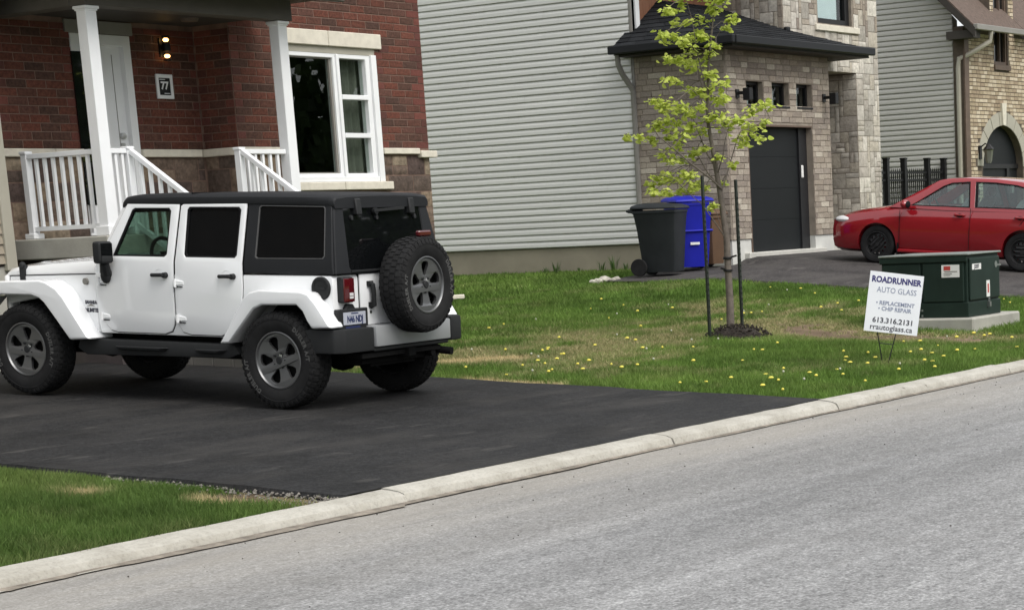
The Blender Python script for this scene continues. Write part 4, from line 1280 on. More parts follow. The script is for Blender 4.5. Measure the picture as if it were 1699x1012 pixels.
# roof: front slope with rake board over the flank
def slope(a0, a1, y0, z0, y1, z1, th, name, m):
    return part(name, MB().hexa([(a0, y0, z0), (a1, y0, z0), (a1, y1, z1), (a0, y1, z1)], [(a0, y0, z0+th), (a1, y0, z0+th), (a1, y1, z1+th), (a0, y1, z1+th)]), m, h3)
slope(43.05, 45.9, 19.55, 5.52, 25.5, 11.2, .06, 'roof', MT['shingle_brown'])
slope(46.28, 51, 19.7, 5.55, 25.5, 11.0, .06, 'roof', MT['shingle_brown'])
slope(43.04, 43.12, 19.50, 5.30, 25.5, 11.02, .20, 'rake_board', MT['soffit_dark'])
slope(43.13, 43.49, 19.55, 5.43, 25.5, 11.11, .06, 'soffit', MT['soffit_dark'])
part('soffit_box', MB().box(43.13, 43.49, 19.58, 20.24, 5.30, 5.47), MT['soffit_dark'], h3)
part('gutter', MB().box(43.05, 45.95, 19.44, 19.545, 5.46, 5.58), MT['trim_grey'], h3, bevel=.01)
slope(46.27, 46.36, 19.66, 5.35, 25.5, 10.8, .20, 'rake_board', MT['soffit_dark'])
downspout(h3, [(43.9, 19.50, 5.46), (43.9, 19.52, 5.25), (43.62, 19.9, 5.0), (43.47, 20.10, 4.90), (43.47, 20.12, 4.7), (43.47, 20.12, 1.3)], MT['trim_tan'], .10)
ln = thing('wall_lantern', 'small black carriage lantern beside the arched garage door', 'lamp', (44.25, V3, 2.9))
part('bracket', MB().box(44.16, 44.28, V3-.05, V3-.015, 2.72, 3.02).tube([(44.22, V3-.04, 2.98), (44.22, V3-.16, 3.06), (44.22, V3-.24, 3.0)], .016, 6), MT['black_metal'], ln)
part('lantern', MB().lathe([(.05, 2.62), (.075, 2.68), (.105, 2.90), (.12, 2.92), (.03, 3.02), (0, 3.03)], 6, (44.22, V3-.24, 0)), mat('lantern_glass', (.16, .16, .15), .3), ln)
part('lantern_cap', MB().lathe([(.125, 2.915), (.13, 2.93), (.03, 3.04), (0, 3.06)], 6, (44.22, V3-.24, 0)), MT['black_metal'], ln)

# ------------------------------------------------------------------ wheels
def wheel_meshes(prefix, rt_, wid, rr_, style, lug=True, tmat='rubber'):
    hw = wid/2
    mb = MB()
    pr = [(rr_-.012, -hw*.72), (rr_+.004, -hw*.80), (rr_+.03, -hw*.93), (rr_+(rt_-rr_)*.45, -hw), (rr_+(rt_-rr_)*.75, -hw*.97), (rt_-.022, -hw*.88), (rt_-.008, -hw*.74), (rt_-.006, -hw*.3),
          (rt_-.006, 0)]
    pr = pr+[(r, -h) for r, h in pr[-2::-1]]
    mb.lathe(pr, 64, axis='y')
    # raised ring on the side wall
    mb.lathe([(rr_+(rt_-rr_)*.62, hw*.985), (rr_+(rt_-rr_)*.64, hw*1.01), (rr_+(rt_-rr_)*.68, hw*1.0), (rr_+(rt_-rr_)*.70, hw*.96)], 64, axis='y')
    if lug:
        n = 44
        for k in range(n):
            for (y0, y1, off, tw) in ((-hw*.86, -hw*.50, 0, .62), (-hw*.42, -hw*.05, .5, .66), (hw*.05, hw*.42, 0, .66), (hw*.50, hw*.86, .5, .62)):
                t0 = 2*math.pi*(k+off)/n; t1 = t0+2*math.pi/n*tw
                edge = abs(y0) > hw*.6 or abs(y1) > hw*.6
                q = []
                for r in (rt_-.014, rt_+.002):
                    for (t, y) in ((t0, y0), (t1, y0), (t1, y1), (t0, y1)):
                        q.append(((r-(.012 if edge and abs(y) > hw*.8 else 0))*math.cos(t), y, (r-(.012 if edge and abs(y) > hw*.8 else 0))*math.sin(t)))
                mb.hexa(q[:4], q[4:])
            if k % 1 == 0:  # shoulder blocks that run down the side wall
                t0 = 2*math.pi*(k+.5)/n; t1 = t0+2*math.pi/n*.5
                for sg in (1, -1):
                    q = []
                    for (r, y) in ((rt_-.050, hw*.975), (rt_-.020, hw*.90)):
                        for dy in (-.012, .006):
                            q += [(r*math.cos(t0), sg*(y+dy), r*math.sin(t0)), (r*math.cos(t1), sg*(y+dy), r*math.sin(t1))]
                    mb.add(q, [(2, 3, 7, 6), (0, 4, 5, 1), (0, 1, 3, 2), (4, 6, 7, 5), (0, 2, 6, 4), (1, 5, 7, 3)])
    ty = mb.mesh('wheel', MT[tmat], weld=False)
    return ty

def disc_with_holes(rad_out, holes, y0, y1, n=48, dish=None):
    ring = [(rad_out*math.cos(2*math.pi*k/n), rad_out*math.sin(2*math.pi*k/n)) for k in range(n)]
    mb = MB().prism(ring, 'y', y0, y1, holes)
    if dish:
        mb.map(lambda x, y, z: (x, y+dish(math.hypot(x, z)), z))
    return mb

JT, JW, JR = .412, .255, .238
jeep_tyre = wheel_meshes('jeep', JT, JW, JR, 'alloy')
hol = []
for k in range(5):
    c = math.pi/2+2*math.pi*k/5
    hol.append([(r*math.cos(c+rad(a)), r*math.sin(c+rad(a))) for r, a in ((.083, -9), (.115, -15), (.155, -18), (.185, -17), (.202, -9), (.204, 3), (.196, 13), (.17, 16), (.13, 13), (.095, 10), (.080, 2))])
dish = lambda r: -.028*max(0, 1-r/.235)**1.0 if r > .075 else -.012
mb = disc_with_holes(.226, hol, .072, .098, 60, dish)
mb.lathe([(.222, .070), (.226, .100), (.236, .112), (.246, .110), (.246, .06), (.235, -.10), (.246, -.115)], 60, axis='y')
jeep_rim = mb.mesh('rim', MT['alloy'], bevel=0)
mb = MB().lathe([(0, .102), (.028, .102), (.034, .096), (.036, .06)], 24, axis='y')
for k in range(5):
    t = math.pi/2+2*math.pi*(k+.5)/5
    c = (.062*math.cos(t), 0, .062*math.sin(t))
    mb.lathe([(0, .096), (.010, .096), (.012, .06)], 8, c, 'y')
jeep_hub = mb.mesh('hub', MT['jeep_trim'])
mb = MB()
for k in (0, 2, 3):
    t = math.pi/2+2*math.pi*(k+.5)/5
    q = [(.030*math.cos(t-.5), .030*math.sin(t-.5)), (.058*math.cos(t-.24), .058*math.sin(t-.24)), (.058*math.cos(t+.24), .058*math.sin(t+.24)), (.030*math.cos(t+.5), .030*math.sin(t+.5))]
    mb.prism(q, 'y', .085, .0895)
jeep_shine = mb.mesh('hub_shine', MT['alloy_shine'])  # bright patches laid on the hub as a painted highlight
jeep_back = MB().lathe([(0, .02), (.225, .02), (.23, -.09), (0, -.09)], 32, axis='y').mesh('brake', MT['underbody'])
def ring_text(body, size, r, m, y, a_mid, flip=1):
    me = text_mesh(body, size, m, 'lettering', ext=.0012, bold=.002, space=1.15)
    for v in me.vertices:
        x, h, d = v.co
        t = a_mid+flip*x/r
        q = r+flip*h
        v.co = (q*math.cos(t), y+d, q*math.sin(t))
    return me
tyre_text = [ring_text('DUELER A/T', .052, .335, MT['tyre_letter'], JW/2+.0015, rad(-10), 1), ring_text('DUELER A/T', .052, .335, MT['tyre_letter'], JW/2+.0015, rad(170), 1)]
def jeep_wheel(parent, loc, rz, spin, steer=0, text=True):
    w = link('wheel', jeep_tyre, parent, loc)
    w.rotation_mode = 'ZYX' if False else 'XYZ'
    w.matrix_local = Matrix.Translation(loc) @ Matrix.Rotation(rz+steer, 4, 'Z') @ Matrix.Rotation(spin, 4, 'Y')
    link('rim', jeep_rim, w); link('hub', jeep_hub, w); link('hub_shine', jeep_shine, w); link('brake', jeep_back, w)
    if text:
        for k in tyre_text: link('lettering', k, w)
    return w

# ------------------------------------------------------------------ the white off-roader
JS = .9615
jx, jy = 13.56, 12.15
jeep = thing('white_suv', 'white off-road wagon with black hardtop and spare wheel on the new asphalt driveway', 'car', (jx, jy, g(jx, jy)+.008))
jeep.rotation_euler = (0, -.046, 1.6334)
jeep.scale = (JS, JS, JS)
def side(z):
    if z < .72: return .755+.02*(z-.55)/.17
    if z < 1.0: return .775+.008*math.sin((z-.72)/.28*math.pi/2)
    if z < 1.22: return .783-.008*(z-1.0)/.22
    return .775-.115*(z-1.22)/.5
def sidewarp(sg):
    return lambda x, y, z: (x, sg*(y+side(z)-.775), z)
SC = [((0, 0, z), (0, 0, 1)) for z in (.62, .72, .8, .9, 1.0, 1.1, 1.22, 1.4, 1.58)]
def jpart(name, mb, m, parent=jeep, **kw):
    return link(name, mb.mesh(name, m, **kw), parent)
def jside(name, poly, y0, y1, m, sg=1, holes=(), parent=jeep, bevel=0, seg=1):
    mb = MB().prism(poly, 'y', y0, y1, holes)
    me = mb.mesh(name, m, bevel=bevel, seg=seg, cuts=SC, warp=sidewarp(sg))
    if sg < 0:
        me.flip_normals()
    return link(name, me, parent)
# tub
tub = [(2.14, .575), (2.14, 1.112), (-.515, 1.128), (-.53, 1.10), (-.53, .69), (-.48, .69), (-.42, .72), (-.34, .86), (-.262, .90), (.13, .892), (.23, .852), (.36, .70), (.46, .575)]
bm_ = MB().prism(tub, 'y', -.775, .775)
bm_.map(lambda x, y, z: (x, y, z))
me = bm_.mesh('body', MT['jeep_white'], bevel=.018, seg=2, cuts=SC[:6], warp=lambda x, y, z: (x, math.copysign(abs(y)+side(z)-.775, y), z))
body = link('body', me, jeep)
jpart('wheelhouse', MB().box(-.5, .5, -.60, .60, .52, .95).box(2.15, 3.55, -.50, .50, .50, 1.0), MT['underbody'])
jpart('chassis', MB().box(-.55, 3.45, -.46, .46, .36, .56).tube([(0, -.7, .40), (0, .7, .40)], .055, 10).tube([(2.946, -.7, .40), (2.946, .7, .40)], .055, 10).ball((0, .02, .40), (.17, .15, .15)).ball((2.946, -.2, .40), (.15, .13, .14)).tube([(.25, -.5, .42), (-.3, -.5, .40), (-.62, -.5, .40)], .035, 10).box(-.52, -.28, -.35, .30, .33, .52), MT['underbody'])
# engine bay sides, hood, nose
eng = [(2.145, .575), (2.145, 1.108), (3.36, 1.062), (3.40, .80), (2.75, .90), (2.62, .80), (2.46, .575)]
narrow = lambda x: 1-.20*max(0, (x-2.14))/1.26
me = MB().prism(eng, 'y', -.765, .765).mesh('engine_bay', MT['jeep_white'], bevel=.012, warp=lambda x, y, z: (x, y*narrow(x), z))
link('engine_bay', me, jeep)
rows = []
for x, zt_, zb in ((3.40, 1.105, 1.06), (3.37, 1.135, 1.062), (3.25, 1.158, 1.067), (2.9, 1.188, 1.080), (2.5, 1.220, 1.095), (2.25, 1.238, 1.104), (2.16, 1.242, 1.106)):
    w = .755*narrow(x)
    rows.append([(x, w, zb), (x, w*.995, zb+(zt_-zb)*.45), (x, w*.95, zb+(zt_-zb)*.80), (x, w*.82, zt_-.004), (x, w*.55, zt_+.012), (x, w*.45, zt_+.022), (x, 0, zt_+.026)]+
                [(x, -w*.45, zt_+.022), (x, -w*.55, zt_+.012), (x, -w*.82, zt_-.004), (x, -w*.95, zb+(zt_-zb)*.80), (x, -w*.995, zb+(zt_-zb)*.45), (x, -w, zb)])
hood = jpart('hood', MB().loft(rows, False, True), MT['jeep_white'])
jpart('hood_seam', MB().hexa([(2.15, .7665, 1.100), (3.36, .765*narrow(3.36)+.0015, 1.056), (3.36, .765*narrow(3.36)+.0015, 1.062), (2.15, .7665, 1.106)], [(2.15, .70, 1.100), (3.36, .55, 1.056), (3.36, .55, 1.062), (2.15, .70, 1.106)]), MT['seam'], hood)
jpart('cowl', MB().box(2.0, 2.17, -.735, .735, 1.10, 1.235), MT['jeep_white'], jeep, bevel=.02, seg=2)
jpart('cowl_vent', MB().box(2.03, 2.14, -.55, .55, 1.236, 1.247), MT['jeep_trim'])
for sg in (1, -1):
    jpart('hood_latch', MB().box(3.13, 3.20, sg*.63-.02, sg*.63+.02, .99, 1.16).ball((3.165, sg*.64, 1.16), .03).box(3.14, 3.19, sg*.635-.025, sg*.635+.025, .99, 1.03), MT['jeep_trim'], hood)
jpart('wiper_washer', MB().ball((2.36, .35, 1.262), (.03, .02, .02)), MT['jeep_trim'], hood)
gr = jpart('grille', MB().prism([(-.60, .70), (.60, .70), (.62, 1.05), (.5, 1.11), (-.5, 1.11), (-.62, 1.05)], 'x', 3.38, 3.44, [[(y-.028, .78), (y+.028, .78), (y+.028, 1.03), (y-.028, 1.03)] for y in (-.27, -.18, -.09, 0, .09, .18, .27)]), MT['jeep_white'], bevel=.01)
for sg in (1, -1):
    jpart('headlight', MB().lathe([(0, 3.46), (.07, 3.455), (.09, 3.44), (.09, 3.40)], 24, (0, sg*.45, .95), 'x'), MT['white_lens'])
jpart('front_bumper', MB().box(3.55, 3.72, -.85, .85, .50, .68), MT['jeep_trim'], bevel=.03, seg=2)
# flares
ff = [(3.62, .80), (3.60, .93), (3.45, 1.00), (3.15, 1.030), (2.68, 1.045), (2.60, 1.030), (2.48, .975), (2.40, .90), (2.27, .73), (2.12, .53), (2.36, .515), (2.50, .68), (2.645, .842), (2.70, .88), (2.79, .905), (3.18, .905), (3.42, .865), (3.52, .78)]
rfl = [(.62, .535), (.52, .66), (.40, .84), (.315, .945), (.25, .985), (.14, 1.008), (-.30, 1.004), (-.38, .985), (-.46, .905), (-.54, .80), (-.612, .70), (-.40, .69), (-.355, .75), (-.31, .835), (-.25, .885), (.12, .878), (.21, .845), (.36, .69), (.50, .545)]
for sg in (1, -1):
    for nm, pl in (('fender', ff), ('fender', rfl)):
        mb = MB().prism(pl, 'y', .60 if pl is ff else .74, .935)
        me = mb.mesh(nm, MT['jeep_white'], bevel=.03, seg=3, angle=50, warp=lambda x, y, z: (x, sg*y, z))
        if sg < 0: me.flip_normals()
        f = link(nm, me, jeep)
        # dark lining under the lip
        k = len(pl)
    jpart('marker_light', MB().ball((3.33, sg*.936, .96), (.035, .008, .016)), mat('amber_lens', (.35, .12, .01), .2))
# doors
fd_o = [(2.050, 1.245), (2.068, .74), (2.045, .66), (1.995, .608), (1.92, .592), (1.36, .592), (1.28, .615), (1.238, .68), (1.222, .76), (1.188, 1.712), (1.790, 1.716)]
fd_h = [(1.915, 1.262), (1.31, 1.262), (1.282, 1.285), (1.276, 1.655), (1.30, 1.680), (1.70, 1.680), (1.73, 1.662)]
rd_o = [(1.166, 1.700), (1.198, .76), (1.19, .68), (1.15, .612), (1.06, .592), (.72, .592), (.62, .62), (.45, .90), (.435, 1.0), (.430, 1.72), (1.14, 1.714)]
rd_h = [(1.085, 1.285), (1.065, 1.262), (.515, 1.262), (.493, 1.285), (.488, 1.668), (.513, 1.69), (1.07, 1.69), (1.092, 1.665)]
def grow(poly, d):
    cx = sum(p[0] for p in poly)/len(poly); cz = sum(p[1] for p in poly)/len(poly)
    return [(p[0]+d*math.copysign(1, p[0]-cx), p[1]+d*math.copysign(1, p[1]-cz)) for p in poly]
for sg in (1, -1):
    for which, (o_, h_) in (('front', (fd_o, fd_h)), ('rear', (rd_o, rd_h))):
        jside('door_gap', grow([p if p[1] < 1.3 else (p[0], p[1]) for p in o_], .006), .745, .777, MT['seam'], sg, [grow(h_, .004)])
        d = jside('door', o_, .750, .789, MT['jeep_white'], sg, [h_], bevel=.007, seg=2)
        inn = [(p[0]*.94+.06*sum(q[0] for q in h_)/len(h_), p[1]*.94+.06*sum(q[1] for q in h_)/len(h_)) for p in h_]
        jside('window_seal', grow(h_, .004), .752, .783, MT['seam'], sg, [inn], parent=d)
        jside('window', inn, .764, .768, MT['green_glass'] if which == 'front' else MT['dark_glass'], sg, parent=d)
        hx = 1.365 if which == 'front' else .60
        hz = 1.105
        yb = side(hz)+.014
        mbh = MB().tube([(hx+.075, sg*(yb+.012), hz), (hx+.06, sg*(yb+.035), hz), (hx-.06, sg*(yb+.035), hz+.002), (hx-.085, sg*(yb+.012), hz)], [.015, .017, .018, .014], 8).lathe([(0, yb+.04), (.024, yb+.038), (.026, yb)], 12, (hx-.075, 0, hz), 'y') if sg > 0 else MB().tube([(hx+.075, sg*(yb+.012), hz), (hx-.085, sg*(yb+.012), hz)], .016, 8)
        hd = jpart('handle', mbh, MT['jeep_trim'], d)
        jpart('handle_cup', MB().lathe([(0, sg*(yb-.016)), (.040, sg*(yb-.013)), (.052, sg*(yb+.0005))], 20, (hx, 0, hz), 'y'), MT['jeep_white'], d)
        if which == 'front':
            jpart('lock', MB().lathe([(0, yb+.003), (.013, yb+.002), (.014, yb-.01)], 12, (hx-.105, 0, hz-.085), 'y') if sg > 0 else MB().box(hx-.11, hx-.10, -yb, -yb+.01, 1.01, 1.02), MT['jeep_trim'], d)
        for zz in (1.04, .73):
            fx = 2.055 if which == 'front' else 1.165-.00
            y0 = side(zz)+.008
            q = MB().hexa([(fx+.035, sg*(y0-.01), zz-.028), (fx-.085, sg*(y0-.01), zz-.018), (fx-.085, sg*(y0-.01), zz+.018), (fx+.035, sg*(y0-.01), zz+.030)],
                          [(fx+.03, sg*(y0+.028), zz-.022), (fx-.07, sg*(y0+.012), zz-.012), (fx-.07, sg*(y0+.012), zz+.012), (fx+.03, sg*(y0+.028), zz+.026)])
            q.tube([(fx+.012, sg*(y0+.022), zz-.036), (fx+.012, sg*(y0+.022), zz+.036)], .014, 8)
            jpart('hinge', q, MT['jeep_white'], d, bevel=0)
            jpart('hinge_gap', MB().box(fx-.06, fx+.03, sg*(y0+.006)-.008, sg*(y0+.006)+.008, zz-.038, zz-.030), MT['seam'], d)
# hardtop
qo = [(.42, 1.135), (.42, 1.74), (-.470, 1.74), (-.550, 1.135)]
qh = [(.295, 1.275), (.295, 1.685), (.275, 1.702), (-.395, 1.695), (-.41, 1.68), (-.448, 1.29), (-.432, 1.268), (.275, 1.262)]
for sg in (1, -1):
    ht = jside('hardtop_side', qo, .735, .778, MT['jeep_black'], sg, [qh], bevel=.008)
    inn = [(p[0]*.96+.04*-.11, p[1]*.96+.04*1.48) for p in qh]
    jside('window_trim', grow(qh, .003), .752, .781, MT['trim_dim'], sg, [[(p[0]*.985+.015*-.11, p[1]*.985+.015*1.48) for p in qh]], parent=ht)
    jside('window', qh, .765, .770, MT['dark_glass'], sg, parent=ht)
rows = []
for x, dz, kk in ((1.875, -.075, .95), (1.862, -.045, .97), (1.82, -.016, .99), (1.74, -.003, 1), (1.1, .004, 1), (.4, .006, 1), (-.2, .002, 1), (-.44, -.006, .998), (-.490, -.014, .992), (-.504, -.032, .985)):
    c = [(.672, 1.712), (.678, 1.745), (.670, 1.770), (.645, 1.789), (.50, 1.802), (.2, 1.809), (0, 1.810)]
    c = [(y*kk, z+dz) for y, z in c]
    rows.append([(x, y, z) for y, z in c]+[(x, -y, z) for y, z in c[-2::-1]])
roof = jpart('hardtop_roof', MB().loft(rows, False, True), MT['jeep_black'])
jpart('roof_seam', MB().box(1.095, 1.105, -.6, .6, 1.79, 1.8135), MT['seam'], roof)
# rear face of the hardtop with its glass hatch
def rearx(z): return -.545+.080*(z-1.13)/.62
def rear(name, poly, d0, d1, m, holes=(), parent=jeep, bevel=0):
    mb = MB().prism(poly, 'x', -d0, -d1, holes)
    return link(name, mb.mesh(name, m, bevel=bevel, warp=lambda x, y, z: (x+rearx(z), y, z)), parent)
yt = lambda z: side(z)-.012
ro = [(yt(1.135), 1.135), (yt(1.4), 1.4), (yt(1.70), 1.72), (.62, 1.775), (-.62, 1.775), (-yt(1.70), 1.72), (-yt(1.4), 1.4), (-yt(1.135), 1.135)]
rh = [(.565, 1.19), (.54, 1.69), (.52, 1.705), (-.52, 1.705), (-.54, 1.69), (-.565, 1.19), (-.545, 1.165), (.545, 1.165)]
hb = rear('hardtop_back', ro, -.03, .02, MT['jeep_black'], [rh], bevel=.01)
rear('hatch_glass', [(p[0]*.995, p[1]) for p in rh], .0, .012, MT['dark_glass'], parent=hb)
rear('hatch_edge', [(.56, 1.150), (-.56, 1.150), (-.56, 1.164), (.56, 1.164)], .0, .032, MT['jeep_trim'], parent=hb)
for y in (.36, -.40):
    rear('hatch_hinge', [(y-.035, 1.62), (y+.035, 1.62), (y+.04, 1.76), (y-.04, 1.76)], .0, .055, MT['jeep_trim'], parent=hb, bevel=.01)
wp = MB().bar((rearx(1.67)-.045, .16, 1.655), (rearx(1.67)-.045, -.27, 1.672), .03, .022).tube([(rearx(1.65)-.02, .12, 1.65), (rearx(1.65)-.05, .12, 1.65)], .028, 10)
jpart('rear_wiper', wp, MT['jeep_trim'], hb)
for y, z in ((.45, 1.60), (.1, 1.60), (-.45, 1.60)):
    rear('hatch_knob', [(y+.018*math.cos(t), z+.022*math.sin(t)) for t in [math.pi*k/4 for k in range(8)]], 0, .03, MT['jeep_trim'], parent=hb)
# windscreen frame and glass
for sg in (1, -1):
    jpart('windscreen_pillar', MB().hexa([(2.13, sg*.74, 1.225), (2.06, sg*.76, 1.225), (2.06, sg*.68, 1.225), (2.13, sg*.68, 1.225)], [(1.855, sg*.640, 1.735), (1.775, sg*.655, 1.735), (1.775, sg*.58, 1.735), (1.855, sg*.58, 1.735)]), MT['jeep_white'], bevel=.01)
jpart('windscreen_header', MB().bar((1.84, -.6, 1.725), (1.84, .6, 1.725), .05, .05), MT['jeep_white'])
jpart('windscreen', MB().hexa([(2.11, -.69, 1.24), (2.11, .69, 1.24), (2.105, .69, 1.24), (2.105, -.69, 1.24)], [(1.85, -.56, 1.71), (1.85, .56, 1.71), (1.845, .56, 1.71), (1.845, -.56, 1.71)]), MT['green_glass'])
# tailgate, lamps, plate
jpart('tailgate_gap', MB().box(-.606, -.58, -.632, .437, .685, 1.128), MT['seam'])
tg = jpart('tailgate', MB().box(-.618, -.58, -.625, .430, .692, 1.128), MT['jeep_white'], bevel=.012, seg=2)
jpart('tailgate_handle', MB().tube([(-.62, .30, 1.05), (-.655, .30, 1.035), (-.662, .298, .95), (-.655, .296, .86), (-.62, .296, .845)], [.02, .022, .02, .024, .02], 8).box(-.635, -.615, .262, .338, 1.02, 1.065).box(-.632, -.615, .268, .325, .845, .885), MT['jeep_trim'], tg, bevel=0)
jpart('tailgate_lock', MB().lathe([(0, -.621), (.014, -.6205), (.015, -.61)], 12, (0, .295, .80), 'x'), MT['jeep_trim'], tg)
jpart('spare_carrier', MB().box(-.66, -.61, -.25, .10, .85, 1.15).lathe([(.12, -.62), (.12, -.80), (0, -.80)], 20, (0, -.09, 1.02), 'x'), MT['underbody'], tg)
for sg in (1, -1):
    a, b = (.575, .712) if sg > 0 else (-.740, -.60)
    tl = jpart('tail_light', MB().box(-.66, -.58, a-.008, b+.008, .898, 1.112), MT['jeep_trim'], bevel=.012)
    jpart('lens', MB().box(-.672, -.655, a, b, .906, 1.104), MT['red_lens'], tl, bevel=.02, seg=2)
    jpart('reverse_lens', MB().box(-.6745, -.6715, a+.02, a+.072, .932, .952).box(-.6745, -.6715, a+.02, a+.072, .957, .982), MT['white_lens'], tl)
pb = jpart('plate_bracket', MB().box(-.650, -.60, .375, .785, .664, .846).prism([(.52, .835), (.68, .835), (.64, .885), (.56, .885)], 'x', -.64, -.60), MT['jeep_trim'], bevel=.008)
pl = jpart('number_plate', MB().box(-.6555, -.649, .418, .722, .712, .818), MT['plate_white'], pb, bevel=.002)
jpart('plate_band', MB().box(-.657, -.6545, .52, .62, .803, .813).box(-.657, -.6545, .50, .70, .684, .7), MT['plate_blue'], pl)
tm = text_mesh('N46 NDJ', .080, MT['plate_blue'], 'plate_text', ext=.0008, bold=.002, space=.92)
for v in tm.vertices:
    v.co = (-.6575-v.co.z, .5675-v.co.x*.76, .757+v.co.y)
link('plate_text', tm, pl)
# third brake light on a stalk over the spare
bl = jpart('brake_light', MB().box(-.85, -.80, -.225, -.045, 1.432, 1.482), MT['red_lens'], bevel=.012)
jpart('brake_stalk', MB().box(-.80, -.70, -.16, -.11, 1.20, 1.46), MT['underbody'], bl)
# bumper
bp_ = jpart('rear_bumper', MB().prism([(-.40, .94), (-.70, .90), (-.735, .80), (-.735, .415), (-.55, .415), (-.55, .72), (-.40, .74)] if False else [(-.38, .90), (-.66, .88), (-.735, .80), (-.735, .412), (-.52, .412), (-.52, .75), (-.38, .75)], 'z', .482, .683), MT['jeep_trim'], bevel=.016, seg=2)
jpart('bumper_centre', MB().box(-.755, -.52, -.690, .410, .512, .690), MT['bumper_silver'], bp_, bevel=.014, seg=2)
jpart('bumper_lower', MB().box(-.73, -.52, -.690, .410, .470, .511), MT['jeep_trim'], bp_, bevel=.01)
jpart('bumper_end', MB().box(-.760, -.50, -.86, -.692, .490, .715), MT['jeep_trim'], bp_, bevel=.03, seg=2)
jpart('tow_hitch', MB().box(-.74, -.55, -.17, -.07, .40, .47).box(-.70, -.55, -.6, .55, .42, .46).tube([(-.50, -.62, .42), (-.78, -.66, .40)], .035, 12), MT['underbody'])
for o_ in list(jeep.children):
    if o_.name.split('.')[0] in ('tailgate_gap', 'tailgate', 'tail_light', 'plate_bracket', 'rear_bumper', 'bumper_end', 'bumper_centre', 'tow_hitch'):
        o_.location.x += .07
# fuel cap, badges, steps, mirrors
fc = jpart('fuel_cap', MB().lathe([(.098, .770), (.098, .796), (.090, .802), (.074, .800), (.070, .792), (0, .791)], 32, (-.415, 0, 1.022), 'y').box(-.46, -.37, .7925, .799, 1.012, 1.032), MT['jeep_trim'])
jpart('badge', MB().lathe([(0, .7715), (.030, .771), (.031, .75)], 20, (2.275, 0, 1.032), 'y'), MT['trim_grey'])
for body_, zz, sz in (('SAHARA', .845, .042), ('UNLIMITED', .775, .046)):
    tm = text_mesh(body_, sz, MT['ink_black'], 'badge_text', ext=.001, bold=.003)
    for v in tm.vertices:
        x = 2.235-v.co.x
        v.co = (x, .7655*narrow(x)+.0008+v.co.z*.3+.0005, zz+v.co.y)
    link('badge_text', tm, jeep)
jpart('badge_peak', MB().prism([(2.29, .808), (2.235, .832), (2.18, .808), (2.22, .814), (2.25, .814)], 'y', .755, .762), MT['trim_grey'])
for sg in (1, -1):
    st = jpart('side_step', MB().prism([(2.40, .44), (2.36, .525), (.56, .52), (.50, .44), (.62, .40), (2.30, .38)], 'y', sg*.60, sg*.80), MT['jeep_trim'], bevel=.02, seg=2)
    for a, b in ((1.28, 1.95), (.62, 1.02)):
        jpart('step_pad', MB().hexa([(a, sg*.78, .47), (b, sg*.78, .47), (b-.06, sg*.78, .43), (a+.06, sg*.78, .43)], [(a+.06, sg*.86, .475), (b-.06, sg*.86, .475), (b-.10, sg*.86, .445), (a+.10, sg*.86, .445)]), MT['jeep_trim'], st, bevel=.008)
    mm = jpart('mirror', MB().box(1.865, 1.965, sg*.895-.085, sg*.895+.085, 1.200, 1.395), MT['jeep_trim'], bevel=.035, seg=3)
    jpart('mirror_glass', MB().box(1.862, 1.866, sg*.895-.068, sg*.895+.068, 1.218, 1.377), MT['dark_glass'], mm)
    jpart('mirror_arm', MB().tube([(1.98, sg*.78, 1.10), (1.96, sg*.83, 1.125), (1.93, sg*.87, 1.21)], [.055, .05, .04], 10).ball((1.975, sg*.815, 1.09), (.05, .045, .07)), MT['jeep_trim'], mm)
# interior that shows through the front windows
it = jpart('dashboard', MB().box(1.80, 2.08, -.69, .69, 1.05, 1.235), MT['interior'], bevel=.03, seg=2)
jpart('steering_wheel', MB().tube([(1.66+.05*math.sin(t), .36+.185*math.cos(t), 1.235+.175*math.sin(t)) for t in [2*math.pi*k/24 for k in range(25)]], .017, 8).box(1.655, 1.70, .32, .40, 1.18, 1.29).bar((1.67, .19, 1.24), (1.67, .53, 1.24), .03, .03), MT['interior'], it)
for y in (.37, -.37):
    for x in (1.12, .25):
        s = jpart('seat', MB().hexa([(x-.10, y-.23, 1.10), (x+.10, y-.23, 1.10), (x+.10, y+.23, 1.10), (x-.10, y+.23, 1.10)], [(x-.20, y-.19, 1.47), (x-.10, y-.19, 1.47), (x-.10, y+.19, 1.47), (x-.20, y+.19, 1.47)]), MT['interior'], bevel=.04, seg=2)
        jpart('headrest', MB().box(x-.23, x-.13, y-.12, y+.12, 1.48, 1.64), MT['interior'], s, bevel=.03, seg=2)
jpart('roll_bar', MB().tube([(1.05, .62, 1.1), (1.05, .60, 1.68), (1.05, -.60, 1.68), (1.05, -.62, 1.1)], .035, 8).tube([(1.05, .56, 1.68), (-.4, .54, 1.66)], .035, 8).tube([(1.05, -.56, 1.68), (-.4, -.54, 1.66)], .035, 8), MT['interior'])
jpart('head_lining', MB().box(-.38, 1.78, -.63, .63, 1.715, 1.74), MT['interior'])
# wheels
PI = math.pi
jeep_wheel(jeep, (0, .79, .412), 0, rad(18))
jeep_wheel(jeep, (2.946, .79, .412), 0, rad(-8), rad(1))
jeep_wheel(jeep, (0, -.79, .412), PI, rad(40))
jeep_wheel(jeep, (2.946, -.79, .412), PI, rad(5))
jeep_wheel(jeep, (-.775, -.085, 1.02), PI/2, rad(0)).name = 'spare_wheel'

